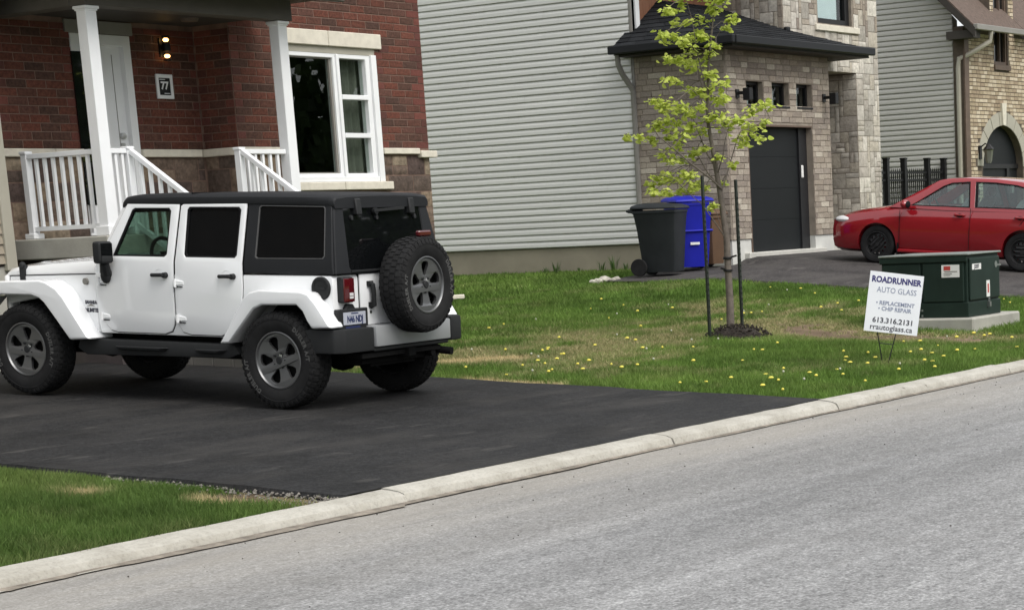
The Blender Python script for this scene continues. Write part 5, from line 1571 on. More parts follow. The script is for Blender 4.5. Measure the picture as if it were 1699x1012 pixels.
# ------------------------------------------------------------------ the red sedan on the next driveway
cx0, cy0 = 32.66, 13.74
car = thing('red_sedan', 'red four door sedan on black steel wheels parked on the driveway behind the green box', 'car', (cx0, cy0, g(cx0, cy0)+.006))
car.rotation_euler = (0, -.087, rad(93.0))
def cpart(name, mb, m, parent=car, **kw):
    return link(name, mb.mesh(name, m, **kw), parent)
ST = [  # x, width, bottom, belt z, deck half width, deck z
    (3.50, .64, .26, .64, .50, .665), (3.475, .74, .20, .685, .56, .715), (3.38, .81, .18, .725, .60, .765), (3.20, .857, .17, .77, .64, .825), (2.95, .875, .17, .82, .66, .885),
    (2.6, .88, .17, .875, .68, .935), (2.40, .88, .17, .905, .70, .97), (2.2, .88, .17, .92, .72, .975), (1.6, .88, .17, .94, .74, .965), (.8, .88, .17, .955, .75, .97),
    (0.0, .88, .17, .97, .75, .985), (-.5, .875, .18, .985, .72, 1.02), (-.72, .865, .20, .99, .70, 1.045), (-.95, .82, .24, .97, .66, 1.04), (-1.04, .74, .34, .92, .60, .98), (-1.06, .66, .42, .80, .55, .88)]
rows = []
for x, w, zb, zt_, yd, zd in ST:
    k = w/.88
    half = [(0, zb), (.62*k, zb), (.78*k, zb+.05), (.845*k, zb+.16), (.866*k, zb+(zt_-zb)*.45), (.884*k, zb+(zt_-zb)*.70), (.862*k, zb+(zt_-zb)*.86), (.812*k, zt_+.005), (yd*k+.04, zd-.012), (yd*k*.7, zd+.012), (0, zd+.022)]
    rows.append([(x, y, z) for y, z in half]+[(x, -y, z) for y, z in half[-2:0:-1]])
cb = cpart('body', MB().loft(rows, True, True), MT['car_red'])
cut = MB()
for x in (0, 2.6):
    for sg in (1, -1):
        cut.lathe([(0, sg*.60), (.345, sg*.60), (.352, sg*1.0), (0, sg*1.0)], 40, (x, 0, .325), 'y')
co = link('cutter', cut.mesh('cutter', MT['underbody'], smooth=False))
md = cb.modifiers.new('arches', 'BOOLEAN'); md.object = co; md.operation = 'DIFFERENCE'; md.solver = 'EXACT'
bpy.context.view_layer.update()
dg = bpy.context.evaluated_depsgraph_get()
co.parent = car
bpy.context.view_layer.update()
dg = bpy.context.evaluated_depsgraph_get()
nm = bpy.data.meshes.new_from_object(cb.evaluated_get(dg))
cb.modifiers.clear(); cb.data = nm
nm.materials.clear(); nm.materials.append(MT['car_red'])
nm.polygons.foreach_set('use_smooth', [True]*len(nm.polygons)); nm.set_sharp_from_angle(angle=rad(32))
bpy.data.objects.remove(co)
cpart('arch_liner', MB().box(-.4, .4, -.59, .59, .2, .75).box(2.2, 3.0, -.59, .59, .2, .75), MT['underbody'])
def cwarp(sg):
    return lambda x, y, z: (x, sg*(y-.028-.215*max(0, (z-.95))/.5*1.02-.02*max(0, (abs(x-.8)-1.0))), z)
CC = [((0, 0, z), (0, 0, 1)) for z in (1.05, 1.15, 1.25, 1.35)]
fr_o = [(2.42, .935), (1.60, 1.405), (1.45, 1.44), (1.1, 1.462), (.6, 1.462), (.15, 1.43), (-.18, 1.36), (-.50, 1.20), (-.80, 1.0), (-.74, .955), (0, .94), (1.4, .925)]
fh1 = [(2.02, .985), (1.93, 1.035), (1.50, 1.318), (1.36, 1.372), (1.05, 1.400), (.965, .992)]
fh2 = [(.875, .995), (.945, 1.402), (.60, 1.404), (.22, 1.375), (-.10, 1.30), (-.33, 1.16), (-.44, 1.025), (-.40, 1.008)]
for sg in (1, -1):
    mb = MB().prism(fr_o, 'y', .822, .862, [fh1, fh2])
    me = mb.mesh('cabin_side', MT['car_red'], bevel=.01, cuts=CC, warp=cwarp(sg))
    if sg < 0: me.flip_normals()
    cs = link('cabin_side', me, car)
    for h in (fh1, fh2):
        cxx = sum(p[0] for p in h)/len(h); czz = sum(p[1] for p in h)/len(h)
        inn = [(cxx+(p[0]-cxx)*.955, czz+(p[1]-czz)*.93) for p in h]
        me = MB().prism([(cxx+(p[0]-cxx)*1.01, czz+(p[1]-czz)*1.02) for p in h], 'y', .83, .860, [inn]).mesh('window_seal', MT['seam'], cuts=CC, warp=cwarp(sg))
        link('window_seal', me, cs)
        me = MB().prism(inn, 'y', .838, .842).mesh('window', MT['smoke_glass'], cuts=CC, warp=cwarp(sg))
        link('window', me, cs)
    me = MB().prism([(-.13, 1.0), (-.11, 1.0), (-.02, 1.33), (-.045, 1.335)], 'y', .83, .850).mesh('quarter_post', MT['seam'], cuts=CC, warp=cwarp(sg))
    link('quarter_post', me, cs)
    # door seams and handles
    for pl in ([(2.18, .30), (2.19, .90)], [(.93, .28), (.925, .98)], [(.06, .74), (-.13, .99)]):
        (xa, za), (xb, zb_) = pl
        mb = MB()
        n = 6
        q = []
        for i in range(n+1):
            t = i/n; z = za+(zb_-za)*t; x = xa+(xb-xa)*t
            yy = .858+.022*math.sin(max(0, min(1, (z-.25)/.6))*math.pi*.8)
            q.append((x, sg*(yy+.003), z))
        mb.tube(q, .005, 5)
        cpart('door_seam', mb, MT['seam'], cb)
    for hx in (1.12, .06):
        cpart('handle', MB().tube([(hx+.09, sg*.868, .865), (hx+.06, sg*.90, .868), (hx-.06, sg*.90, .868), (hx-.09, sg*.868, .865)], .017, 8), MT['car_red'], cb)
        cpart('handle_cup', MB().ball((hx, sg*.862, .862), (.055, .012, .034)), MT['seam'], cb)
    m_ = cpart('mirror', MB().ball((2.06, sg*.97, 1.00), (.075, .115, .075), 14, 8).bar((2.10, sg*.86, .965), (2.06, sg*.93, .975), .05, .04), MT['car_red'], cb)
    cpart('mirror_glass', MB().ball((2.01, sg*.97, 1.00), (.028, .095, .06), 12, 6), MT['seam'], m_)
    cpart('headlight', MB().ball((3.24, sg*.72, .700), (.20, .135, .066), 16, 10), MT['white_lens'], cb)
    cpart('fog_panel', MB().ball((3.44, sg*.60, .36), (.08, .10, .06)), MT['seam'], cb)
    cpart('mud_flap', MB().box(2.20, 2.225, sg*.78-.07, sg*.78+.07, .16, .40).box(3.0-.02, 3.0, sg*.79-.06, sg*.79+.06, .15, .3) if False else MB().box(2.205, 2.225, sg*.80-.06, sg*.80+.06, .17, .36), MT['seam'], cb)
    cpart('tail_light', MB().ball((-.98, sg*.66, .80), (.10, .15, .10)), MT['red_lens'], cb)
    cpart('sill', MB().tube([(2.2, sg*.845, .235), (.42, sg*.845, .235)], .03, 8), MT['car_red'], cb)
rows = []
for x, z, w in ((1.62, 1.395, .60), (1.45, 1.432, .612), (1.1, 1.462, .620), (.6, 1.464, .622), (.15, 1.436, .625), (-.18, 1.372, .64)):
    rows.append([(x, w-.012, z-.012), (x, w*.9, z+.006), (x, w*.5, z+.022), (x, 0, z+.028), (x, -w*.5, z+.022), (x, -w*.9, z+.006), (x, -w, z-.012)])
cpart('roof', MB().loft(rows), MT['car_red'])
def glass_sheet(xa, za, wa, xb, zb_, wb):
    r = []
    for t in (0, .5, 1):
        x, z, w = xa+(xb-xa)*t, za+(zb_-za)*t, wa+(wb-wa)*t
        r.append([(x-.10*abs(s)**2, w*s, z-.01*abs(s)**2) for s in (-1, -.6, 0, .6, 1)])
    return MB().loft(r)
cpart('windscreen', glass_sheet(2.50, .955, .76, 1.66, 1.40, .60), MT['smoke_glass'])
gl = MB().loft([[( -.18+.1*0, .62*s, 1.385) for s in (-1, 0, 1)], [(-.76, .68*s, 1.045) for s in (-1, 0, 1)]])
cpart('rear_screen', gl, MT['smoke_glass'])
for y in (.37, -.37):
    for x in (1.25, .30):
        s = cpart('seat', MB().hexa([(x-.10, y-.23, .80), (x+.10, y-.23, .80), (x+.10, y+.23, .80), (x-.10, y+.23, .80)], [(x-.24, y-.19, 1.15), (x-.12, y-.19, 1.15), (x-.12, y+.19, 1.15), (x-.24, y+.19, 1.15)]), MT['interior_grey'], bevel=.04, seg=2)
        cpart('headrest', MB().ball((x-.20, y, 1.235), (.06, .13, .085)), MT['interior_grey'], s)
cpart('steering_wheel', MB().tube([(1.78+.06*math.sin(t), .37+.18*math.cos(t), .98+.15*math.sin(t)) for t in [2*math.pi*k/20 for k in range(21)]], .017, 6), MT['interior'])
cpart('dashboard', MB().box(1.9, 2.35, -.66, .66, .85, .985), MT['interior'], bevel=.04)
cpart('number_plate', MB().box(-1.075, -1.06, -.15, .15, .72, .83), MT['plate_white'])
ct = wheel_meshes('sedan', .318, .20, .20, 'steel', lug=False)
hl = []
for k in range(12):
    c = 2*math.pi*k/12
    hl.append([(.145+.022*math.cos(t), .014*math.sin(t)) for t in [2*math.pi*j/8 for j in range(8)]])
    hl[-1] = [(x*math.cos(c)-z*math.sin(c), x*math.sin(c)+z*math.cos(c)) for x, z in hl[-1]]
mb = disc_with_holes(.185, hl, .035, .045, 40, lambda r: .03*max(0, 1-abs(r-.10)/.08))
mb.lathe([(.185, .04), (.192, .06), (.205, .088), (.212, .086), (.212, .05), (.195, -.08), (.21, -.09)], 40, axis='y').lathe([(0, .075), (.035, .075), (.04, .04)], 16, axis='y')
for k in range(5):
    t = 2*math.pi*k/5
    mb.lathe([(0, .070), (.011, .070), (.013, .04)], 6, (.057*math.cos(t), 0, .057*math.sin(t)), 'y')
crim = mb.mesh('rim', mat('steel_black', (.022, .022, .023), .55, .3))
for x in (0, 2.6):
    for sg in (1, -1):
        w = link('wheel', ct, car)
        w.matrix_local = Matrix.Translation((x, sg*.755, .318)) @ Matrix.Rotation(0 if sg > 0 else PI, 4, 'Z') @ Matrix.Rotation(rad(17*x), 4, 'Y')
        link('rim', crim, w)

# ------------------------------------------------------------------ carts beside the garage
def cart(name, label, x, y, rz, m, L=.74, W=.58, H=1.02, lidm=None, z=None):
    t = thing(name, label, 'bin', (x, y, g(x, y)+.006 if z is None else z), rz, group='wheeled bins beside the garage')
    # local: +x front, -x handle side
    b = .74
    rows = []
    for f, zz in ((b, .06), (.80, .25), (.90, .70), (.96, .90), (1.0, H-.05), (1.03, H-.045), (1.03, H)):
        l, w = L/2*f, W/2*f
        off = (1-f)*L*.10
        c = .05
        row = []
        for sx, sy in ((1, -1), (1, 1), (-1, 1), (-1, -1)):
            for k in range(3):
                tt = k/2*math.pi/2
                ang = {(1, -1): -math.pi/2, (1, 1): 0, (-1, 1): math.pi/2, (-1, -1): math.pi}[(sx, sy)]+tt
                row.append((sx*(l-c)+c*math.cos(ang)+off, sy*(w-c)+c*math.sin(ang), zz))
        rows.append(row)
    bo = local('tub', MB().loft(rows, True, True), m, t)
    rows = []
    for f, zz in ((1.07, H+.005), (1.08, H+.03), (1.02, H+.055), (.8, H+.085), (.4, H+.10)):
        l, w = L/2*f, W/2*f
        rows.append([(sx*l, sy*w, zz+(.02 if sx < 0 else 0)) for sx, sy in ((1, -1), (1, 1), (-1, 1), (-1, -1))])
    li = local('lid', MB().loft(rows, True, True), lidm or m, t, bevel=.012)
    local('handle', MB().tube([(-L/2*1.05, -W*.4, H-.02), (-L/2*1.05-.09, -W*.4, H+.0), (-L/2*1.05-.09, W*.4, H+.0), (-L/2*1.05, W*.4, H-.02)], .018, 8).box(-L/2*1.05-.10, -L/2*1.0, -W*.30, W*.30, H-.03, H+.03), m, t)
    local('axle', MB().tube([(-L/2*.80, -W*.5, .14), (-L/2*.80, W*.5, .14)], .012, 6), MT['black_metal'], t)
    for sy in (1, -1):
        w = local('wheel', MB().lathe([(.0, -.028), (.09, -.028), (.135, -.03), (.14, -.02), (.14, .02), (.135, .03), (.10, .028), (.09, .014), (.03, .014), (.03, .032), (0, .032)], 24, axis='y'), MT['rubber'], t, (-L/2*.82, sy*W*.46, .142))
    return t, bo
c1, b1 = cart('wheeled_bin', 'charcoal wheeled bin with its wheel towards the siding, left of the blue bin', 28.62, 18.60, rad(-78), MT['bin_grey'], L=.74, W=.62, H=1.04)
local('scuff', MB().box(.30, .305, -.06, -.03, .52, .66), MT['trim_grey'], c1)
c2, b2 = cart('wheeled_bin', 'bright blue recycling bin standing between the charcoal bin and the brown bin', 29.55, 18.66, rad(-128), MT['bin_blue'], L=.74, W=.62, H=1.10)
local('skirt', MB().box(-.33, .37, -.312, .312, .62, .66), MT['bin_blue'], c2, bevel=.02)
local('sticker', MB().box(.345, .352, -.10, .06, .42, .46), MT['sticker_white'], c2)
c3, b3 = cart('wheeled_bin', 'small brown compost bin against the stone wall, right of the blue bin', 30.30, 18.72, rad(-95), MT['bin_brown'], L=.46, W=.44, H=.86)

# ------------------------------------------------------------------ green transformer box on its pad
tx = thing('utility_box', 'dark green utility transformer box with stickers on a concrete pad behind the white sign', 'utility box', (23.20, 10.68, .18))
X0, X1, Y0, Y1 = 23.20, 24.14, 10.68, 11.86
zb, ztp = .385, 1.08
part('cabinet', MB().box(X0+.02, X1, Y0+.01, Y1, zb, ztp-.012), MT['box_green'], tx, bevel=.012)
part('base_skirt', MB().box(X0-.01, X1+.01, Y0-.01, Y1+.01, zb-.06, zb+.12), MT['box_green'], tx, bevel=.008)
part('side_door', MB().box(X0-.014, X0+.018, Y0+.05, Y0+.60, zb+.13, ztp-.10), MT['box_green'], tx, bevel=.008)
part('side_door', MB().box(X0-.012, X0+.018, Y0+.63, Y1-.03, zb+.13, ztp-.10), MT['box_green'], tx, bevel=.008)
part('hood_lip', MB().box(X0-.022, X0+.018, Y0+.0, Y1+.01, ztp-.09, ztp-.014), MT['box_green'], tx, bevel=.01)
part('front_panel', MB().box(X0+.04, X1-.03, Y0-.02, Y0+.008, zb+.14, ztp-.05), MT['box_green'], tx, bevel=.01)
part('lid', MB().box(X0-.03, X1+.02, Y0-.025, Y1+.02, ztp-.012, ztp+.012), MT['box_top'], tx, bevel=.008)
part('rivet', MB().box(X0-.02, X0-.0105, Y0+.605, Y0+.625, zb+.02, zb+.045).box(X0-.02, X0-.0105, Y0+.605, Y0+.625, zb-.045, zb-.02), MT['box_top'], tx)
sk = part('sticker', MB().box(X0-.0175, X0-.0141, Y0+.10, Y0+.34, ztp-.27, ztp-.12), MT['sticker_white'], tx)
part('sticker_mark', MB().box(X0-.019, X0-.0176, Y0+.22, Y0+.31, ztp-.185, ztp-.135), MT['sticker_red'], sk)
part('sticker_mark', MB().box(X0-.019, X0-.0176, Y0+.13, Y0+.30, ztp-.208, ztp-.196).box(X0-.019, X0-.0176, Y0+.20, Y0+.31, ztp-.232, ztp-.222).box(X0-.019, X0-.0176, Y0+.22, Y0+.31, ztp-.25, ztp-.242), MT['trim_grey'], sk)
sk = part('sticker', MB().box(X0+.09, X0+.35, Y0-.0235, Y0-.0201, ztp-.19, ztp-.12), MT['sticker_white'], tx)
tm = text_mesh('J2E07', .062, MT['ink_black'], 'sticker_text', ext=.0006, bold=.002)
o = link('sticker_text', tm, sk, (X0+.22-23.20, -.0245, ztp-.155-.18)); o.rotation_euler = (rad(90), 0, 0)
sk = part('sticker', MB().box(X0+.50, X0+.60, Y0-.0235, Y0-.0201, zb+.16, zb+.36), MT['sticker_white'], tx)
part('sticker_mark', MB().box(X0+.53, X0+.57, Y0-.0252, Y0-.0236, zb+.21, zb+.32), MT['sticker_red'], sk)
part('padlock', MB().box(X0+.53, X0+.58, Y0-.05, Y0-.012, zb+.04, zb+.10).tube([(X0+.54, Y0-.03, zb+.10), (X0+.54, Y0-.03, zb+.14), (X0+.57, Y0-.03, zb+.14), (X0+.57, Y0-.03, zb+.10)], .007, 6), MT['steel'], tx)
part('badge', MB().lathe([(0, -.0235), (.04, -.0235), (.04, -.0205)], 16, (X0+.80, Y0, ztp-.15), 'y').box(X0+.84, X0+.95, Y0-.0235, Y0-.0205, ztp-.17, ztp-.15), MT['box_top'], tx)
part('pad', MB().box(23.08, 24.50, 10.56, 12.02, .02, zb-.061), MT['concrete'], tx, bevel=.02)

# ------------------------------------------------------------------ yard sign
sgx, sgy = 18.90, 9.62
sg_ = thing('yard_sign', 'white square yard sign for auto glass, leaning on thin wire legs in the grass', 'sign', (sgx, sgy, g(sgx, sgy)+.01))
sg_.rotation_euler = (0, rad(9.0), rad(-48))
# local: x to the right seen from the road, -y towards the road
SW, SH = .565, .60
sz0 = .27
local('board', MB().box(-SW/2, SW/2, -.003, .003, sz0, sz0+SH), MT['sign_white'], sg_)
lg = MB()
lg.tube([(-.135, .006, sz0+.25), (-.135, .006, sz0), (-.02, .0, -.12)], .0055, 6).tube([(.06, .006, sz0+.25), (.06, .006, sz0), (.005, .0, -.12)], .0055, 6).tube([(-.098, .004, .16), (.045, .004, .16)], .0045, 6)
local('wire_stake', lg, MT['black_metal'], sg_)
def sline(body, size, x, z, m, bold=.0, sp=1.0, align='CENTER', squeeze=1.0):
    me = text_mesh(body, size, m, 'sign_text', ext=.0006, bold=bold, align=align, space=sp)
    o = link('sign_text', me, sg_, (x, -.0042, z)); o.rotation_euler = (rad(90), 0, 0); o.scale = (squeeze, 1, 1)
sline('ROADRUNNER', .082, .0, sz0+.522, MT['ink_navy'], .0032, 1.0, squeeze=.93)
sline('AUTO GLASS', .078, .015, sz0+.422, MT['ink_grey'], 0, 1.02, squeeze=.90)
sline('\u2022 REPLACEMENT', .056, .015, sz0+.292, MT['ink_grey'], .0012, 1.0)
sline('\u2022 CHIP REPAIR', .056, .015, sz0+.236, MT['ink_grey'], .0012, 1.0)
sline('613.316.2131', .073, .012, sz0+.118, MT['ink_black'], .0016, 1.0, squeeze=1.10)
sline('rrautoglass.ca', .077, .0, sz0+.048, MT['ink_black'], .0008, 1.0, squeeze=1.06)

# ------------------------------------------------------------------ young maple with stakes
TX, TY = 21.22, 12.88
TZ = g(TX, TY)
PXM = 1/139.0
ra = Vector((rt2.x, rt2.y, 0)).normalized()      # direction across the view at the tree
fa = Vector((fw.x, fw.y, 0)).normalized()
tree = thing('young_maple', 'slender young maple with fresh lime green leaves staked in a mulch ring on the lawn', 'tree', (TX, TY, TZ))
BX, BY = 1212.0, 556.0
lean = .045
def TP(px, py, d=0):
    x = (px-BX)*PXM; z = (BY-py)*PXM
    # undo the roll of the picture
    return ra*(x*1.0+z*lean)+Vector((0, 0, z-x*lean))+fa*d
def branch(pts, r0, r1, name='branch', parent=tree):
    n = len(pts)
    return local(name, MB().tube(pts, [r0+(r1-r0)*i/(n-1) for i in range(n)], 8), MT['bark'], parent)
trunk_px = [(1212, 570, 0), (1212, 545, 0), (1211, 500, .0), (1208, 450, 0), (1206, 400, .01), (1199, 352, .02), (1194, 318, .02), (1188, 285, .02), (1182, 250, 0), (1176, 215, -.01), (1176, 170, 0), (1178, 120, 0), (1183, 75, .02), (1187, 35, .02), (1186, -10, .0), (1183, -55, 0)]
pts = [TP(*q) for q in trunk_px]
rr = [.058, .049, .044, .041, .038, .035, .032, .027, .023, .020, .017, .014, .011, .008, .006, .004]
trunk = local('trunk', MB().tube(pts, rr, 12), MT['bark'], tree)
brs = [
    ([(1199, 322, 0), (1180, 305, -.1), (1150, 283, -.2), (1120, 258, -.35), (1097, 240, -.4), (1090, 228, -.4)], .017),
    ([(1190, 290, 0), (1176, 268, .1), (1166, 245, .15), (1158, 225, .2), (1148, 200, .2)], .014),
    ([(1195, 318, 0), (1175, 295, .2), (1162, 272, .3), (1150, 255, .4), (1135, 245, .5)], .011),
    ([(1198, 325, 0), (1206, 300, .1), (1215, 270, .2), (1224, 240, .3), (1230, 228, .3)], .013),
    ([(1192, 295, 0), (1200, 270, -.25), (1204, 245, -.3), (1210, 225, -.4)], .009),
    ([(1204, 400, 0), (1188, 376, -.1), (1165, 345, -.25), (1140, 325, -.3), (1124, 308, -.4)], .010),
    ([(1206, 402, 0), (1196, 380, .2), (1190, 360, .3), (1183, 345, .3)], .007),
    ([(1177, 205, 0), (1165, 180, -.1), (1150, 165, -.2), (1120, 190, -.4)], .010),
    ([(1177, 190, 0), (1164, 150, .1), (1158, 120, .15), (1150, 95, .2)], .010),
    ([(1176, 175, 0), (1160, 110, -.1), (1152, 60, -.15), (1142, 25, -.2)], .009),
    ([(1178, 130, 0), (1170, 100, .1), (1140, 90, .2), (1105, 88, .3)], .008),
    ([(1180, 110, 0), (1190, 85, -.1), (1205, 65, -.2)], .007),
    ([(1184, 70, 0), (1198, 58, .1), (1215, 55, .2)], .006),
    ([(1182, 90, 0), (1160, 55, .2), (1135, 40, .25), (1110, 45, .3)], .007),
    ([(1177, 215, 0), (1195, 215, .1), (1235, 200, .3), (1270, 190, .4)], .009),
    ([(1177, 225, 0), (1200, 225, -.2), (1240, 230, -.35), (1275, 212, -.4)], .008),
    ([(1186, 30, 0), (1170, 10, .1), (1155, -10, .1)], .005),
    ([(1090, 238, -.4), (1075, 240, -.45), (1045, 238, -.5)], .005)]
for q, r0 in brs:
    branch([TP(*p) for p in q], r0*.78, r0*.28)
def leaf_geo(mb, p, size, yaw_, droop):
    """broad drooping maple leaf folded along its rib"""
    d = Vector((math.cos(yaw_), math.sin(yaw_), -droop)).normalized()
    s = d.cross(Vector((0, 0, 1))).normalized()
    u = s.cross(d)
    pr = [(0, 0), (.06, .27), (.26, .47), (.48, .52), (.70, .44), (.90, .25), (1.0, 0)]
    l = [p+d*(a*size)+s*(b*size)-u*(b*size*.45) for a, b in pr]
    r = [p+d*(a*size)-s*(b*size)-u*(b*size*.45) for a, b in pr[1:-1]]
    mid = [p+d*(a*size)-u*(.05*size) for a in (.36, .66)]
    vs = l+r+mid
    mb.add(vs, [(0, 1, 2, 12), (12, 2, 3, 4, 13), (13, 4, 5, 6), (0, 12, 8, 7), (12, 13, 10, 9, 8), (13, 6, 11, 10)])
clumps = [(1118, 15, 16, 8), (1150, 12, 16, 7), (1178, 12, 14, 10), (1165, 0, 18, 8), (1205, 22, 7, 6), (1120, 42, 12, 4), (1112, 45, 12, 5), (1133, 25, 12, 5), (1150, -20, 20, 9), (1190, -25, 15, 8), (1175, -45, 14, 8),
    (1125, 60, 5, 3), (1145, 60, 6, 4), (1168, 56, 11, 6), (1190, 38, 9, 5), (1216, 56, 9, 7), (1205, 66, 6, 4), (1182, 38, 8, 4), (1192, 25, 10, 5),
    (1102, 84, 10, 6), (1120, 84, 12, 7), (1137, 92, 12, 7), (1155, 78, 12, 7), (1170, 84, 12, 8), (1190, 96, 8, 5), (1150, 104, 12, 5), (1178, 108, 10, 5), (1115, 118, 10, 6), (1133, 115, 12, 8), (1150, 122, 14, 8), (1168, 118, 10, 5),
    (1112, 152, 9, 4), (1128, 152, 8, 4), (1145, 160, 8, 3), (1157, 165, 9, 5), (1176, 160, 9, 5), (1200, 158, 11, 6), (1180, 140, 9, 5), (1168, 170, 9, 4),
    (1095, 185, 11, 7), (1112, 190, 13, 9), (1130, 188, 12, 8), (1145, 195, 13, 8), (1164, 190, 8, 4), (1192, 178, 10, 5), (1205, 175, 8, 4),
    (1098, 214, 9, 6), (1110, 210, 8, 5), (1125, 215, 12, 6), (1150, 222, 14, 7), (1168, 228, 9, 4), (1140, 235, 14, 5), (1175, 210, 8, 4),
    (1190, 205, 12, 7), (1205, 218, 14, 8), (1228, 210, 13, 9), (1245, 222, 12, 7), (1236, 230, 14, 7), (1262, 190, 10, 7), (1248, 195, 9, 6), (1270, 210, 8, 5), (1258, 242, 10, 6), (1232, 245, 13, 6), (1278, 186, 6, 4),
    (1090, 222, 9, 5), (1066, 238, 8, 5), (1085, 240, 9, 6), (1047, 238, 5, 3), (1110, 238, 8, 3), (1128, 250, 9, 3), (1104, 268, 10, 6), (1116, 275, 8, 5), (1130, 272, 6, 3), (1158, 258, 10, 5), (1170, 255, 7, 4), (1190, 268, 6, 4), (1217, 281, 6, 4), (1150, 262, 8, 4),
    (1080, 312, 8, 6), (1086, 325, 9, 6), (1100, 305, 10, 6), (1118, 300, 10, 7), (1135, 296, 9, 6), (1150, 302, 11, 8), (1158, 312, 10, 6), (1090, 300, 7, 4), (1108, 325, 7, 4), (1128, 322, 8, 5), (1184, 345, 6, 4), (1180, 352, 5, 3), (1172, 318, 5, 3), (1200, 308, 5, 3), (1148, 322, 8, 4)]
lv, tw_ = [], MB()
for (px, py, sp_, n) in clumps:
    dd = R.uniform(-.45, .45)*min(1, .3+abs(px-1178)/90)
    c = TP(px, py, dd)
    for k in range(max(4, int(n*4.4))):
        q = TP(px+R.gauss(0, sp_*.60), py+R.gauss(0, sp_*.40), dd+R.gauss(0, .07))
        lv.append((q, R.uniform(.038, .080), R.uniform(0, 6.28), R.uniform(.0, 1.2)))
        if k < 4:
            tw_.tube([c, (c+q)/2+Vector((0, 0, .015)), q], .0022, 4, False)
    # the twig that carries the cluster leaves the nearest limb
    best = min((((TP(*p)-c).length, TP(*p)) for ql, r0 in brs+[(trunk_px[5:], 0)] for p in ql), key=lambda z: z[0])
    if best[0] > .03:
        tw_.tube([best[1], (best[1]+c)/2+Vector((0, 0, .02)), c], [.005, .004, .003], 5, False)
o = local('twigs', tw_, MT['bark'], tree, weld=False); o['kind'] = 'stuff'
lv.sort(key=lambda z: -z[1])
lmes = []
for dr_ in (0, .3, .6, .9, 1.2):
    mb = MB(); leaf_geo(mb, Vector((0, 0, 0)), 1.0, 0, dr_)
    lmes.append(mb.mesh('leaf', MT['leaf_single'], weld=False))
for (q, sz, yw, dr_) in lv[:296]:
    o = bpy.data.objects.new('leaf', lmes[min(4, int(dr_/.3+.5))]); COL.objects.link(o)
    o.parent = tree; o.location = q; o.rotation_euler = (R.uniform(-.4, .4), R.uniform(-.3, .3), yw); o.scale = (sz, sz, sz)
mb = MB()
for (q, sz, yw, dr_) in lv[296:]:
    leaf_geo(mb, q, sz, yw, dr_)
o = local('foliage', mb, MT['leaf_lime'], tree, weld=False); o['kind'] = 'stuff'
local('tree_tie', MB().lathe([(.055, -.012), (.058, 0), (.055, .012)], 14, TP(1208, 452)).tube([TP(1208, 452), TP(1196, 448, -.05)], .012, 6).lathe([(.052, -.014), (.056, 0), (.052, .014)], 14, TP(1207, 432)).tube([TP(1207, 432), TP(1222, 428, .04)], .012, 6), MT['black_metal'], tree)
for (px, py, ytop, lab) in ((1179, 572, 312, 'dark green metal tree stake, the shorter one to the left of the maple trunk'), (1233, 553, 303, 'dark green metal tree stake, the taller one to the right of the maple trunk')):
    d = -.35 if px < 1200 else .02
    b = Vector((TX, TY, 0))+ra*((px-BX)*PXM)+fa*d
    z = g(b.x, b.y)
    H = (py-ytop)*PXM*(.985 if px < 1200 else 1.0)
    s = thing('tree_stake', lab, 'stake', (b.x, b.y, z-.04), group='stakes beside the young maple')
    local('post', MB().box(-.018, .018, -.004, .004, 0, H+.04).box(-.004, .004, .0041, .03, 0, H+.04), MT['stake_green'], s)
    mb = MB()
    for k in range(22):
        mb.box(-.007, .007, -.013, -.0042, .25+k*.065, .275+k*.065)
    local('stud', mb, MT['stake_green'], s)
# mulch ring
mb = MB()
rows = []
MCX, MCY = TX-.10, TY-.16
for i in range(9):
    f = i/8
    row = []
    for k in range(40):
        t = 2*math.pi*k/40
        n = float(fbm(np.array([math.cos(t)*2+5]), np.array([math.sin(t)*2+i*.7]))[0])-.5
        r = (.36+.10*n)*f
        x, y = MCX+r*math.cos(t)*1.0, MCY+r*math.sin(t)*1.05
        z = g(x, y)-.05+.145*(1-f**2.6)+.06*n*(1-f*.5)
        row.append((x, y, z))
    rows.append(row)
mu = thing('mulch_ring', 'ring of dark loose soil and mulch around the foot of the young maple', 'mulch', (0, 0, 0), data=MB().loft(rows, True).mesh('mulch_ring', MT['soil']))
mu['kind'] = 'stuff'
del mu['category']; del mu['label']
pts = []
for i in range(420):
    t = R.uniform(0, 6.28); r = .40*math.sqrt(R.random())
    x, y = MCX+r*math.cos(t), MCY+r*math.sin(t)
    pts.append((x, y, g(x, y)-.03+.14*(1-(r/.42)**2.4)+R.uniform(-.01, .03)))
scatter('mulch_crumbs', pts, .008, .024, MT['soil'])

# ------------------------------------------------------------------ small things on the far lawn
def rock(x, y, s, sq, seed):
    rr_ = random.Random(seed)
    bm = bmesh.new(); bmesh.ops.create_icosphere(bm, subdivisions=2, radius=1)
    for v in bm.verts:
        k = 1+.22*math.sin(v.co.x*3+seed)+.15*math.sin(v.co.y*5+seed*2)+rr_.uniform(-.05, .05)
        v.co = Vector((v.co.x*s*k*1.4, v.co.y*s*k, v.co.z*s*k*sq))
    me = bpy.data.meshes.new('rock'); bm.to_mesh(me); bm.free(); me.materials.append(MT['rock'])
    return thing('rock', 'pale lump of broken rock beside the charcoal bin at the lawn edge', 'rock', (x, y, g(x, y)+s*.2), R.uniform(0, 3), 'pale rocks at the edge of the lawn', me)
for i, (x, y, s) in enumerate(((27.84, 19.34, .07), (27.97, 19.30, .085), (27.76, 19.40, .055), (28.12, 19.22, .06), (28.02, 19.18, .05))):
    rock(x, y, s, .6, i)
ELX, ELY = 25.55, 20.45
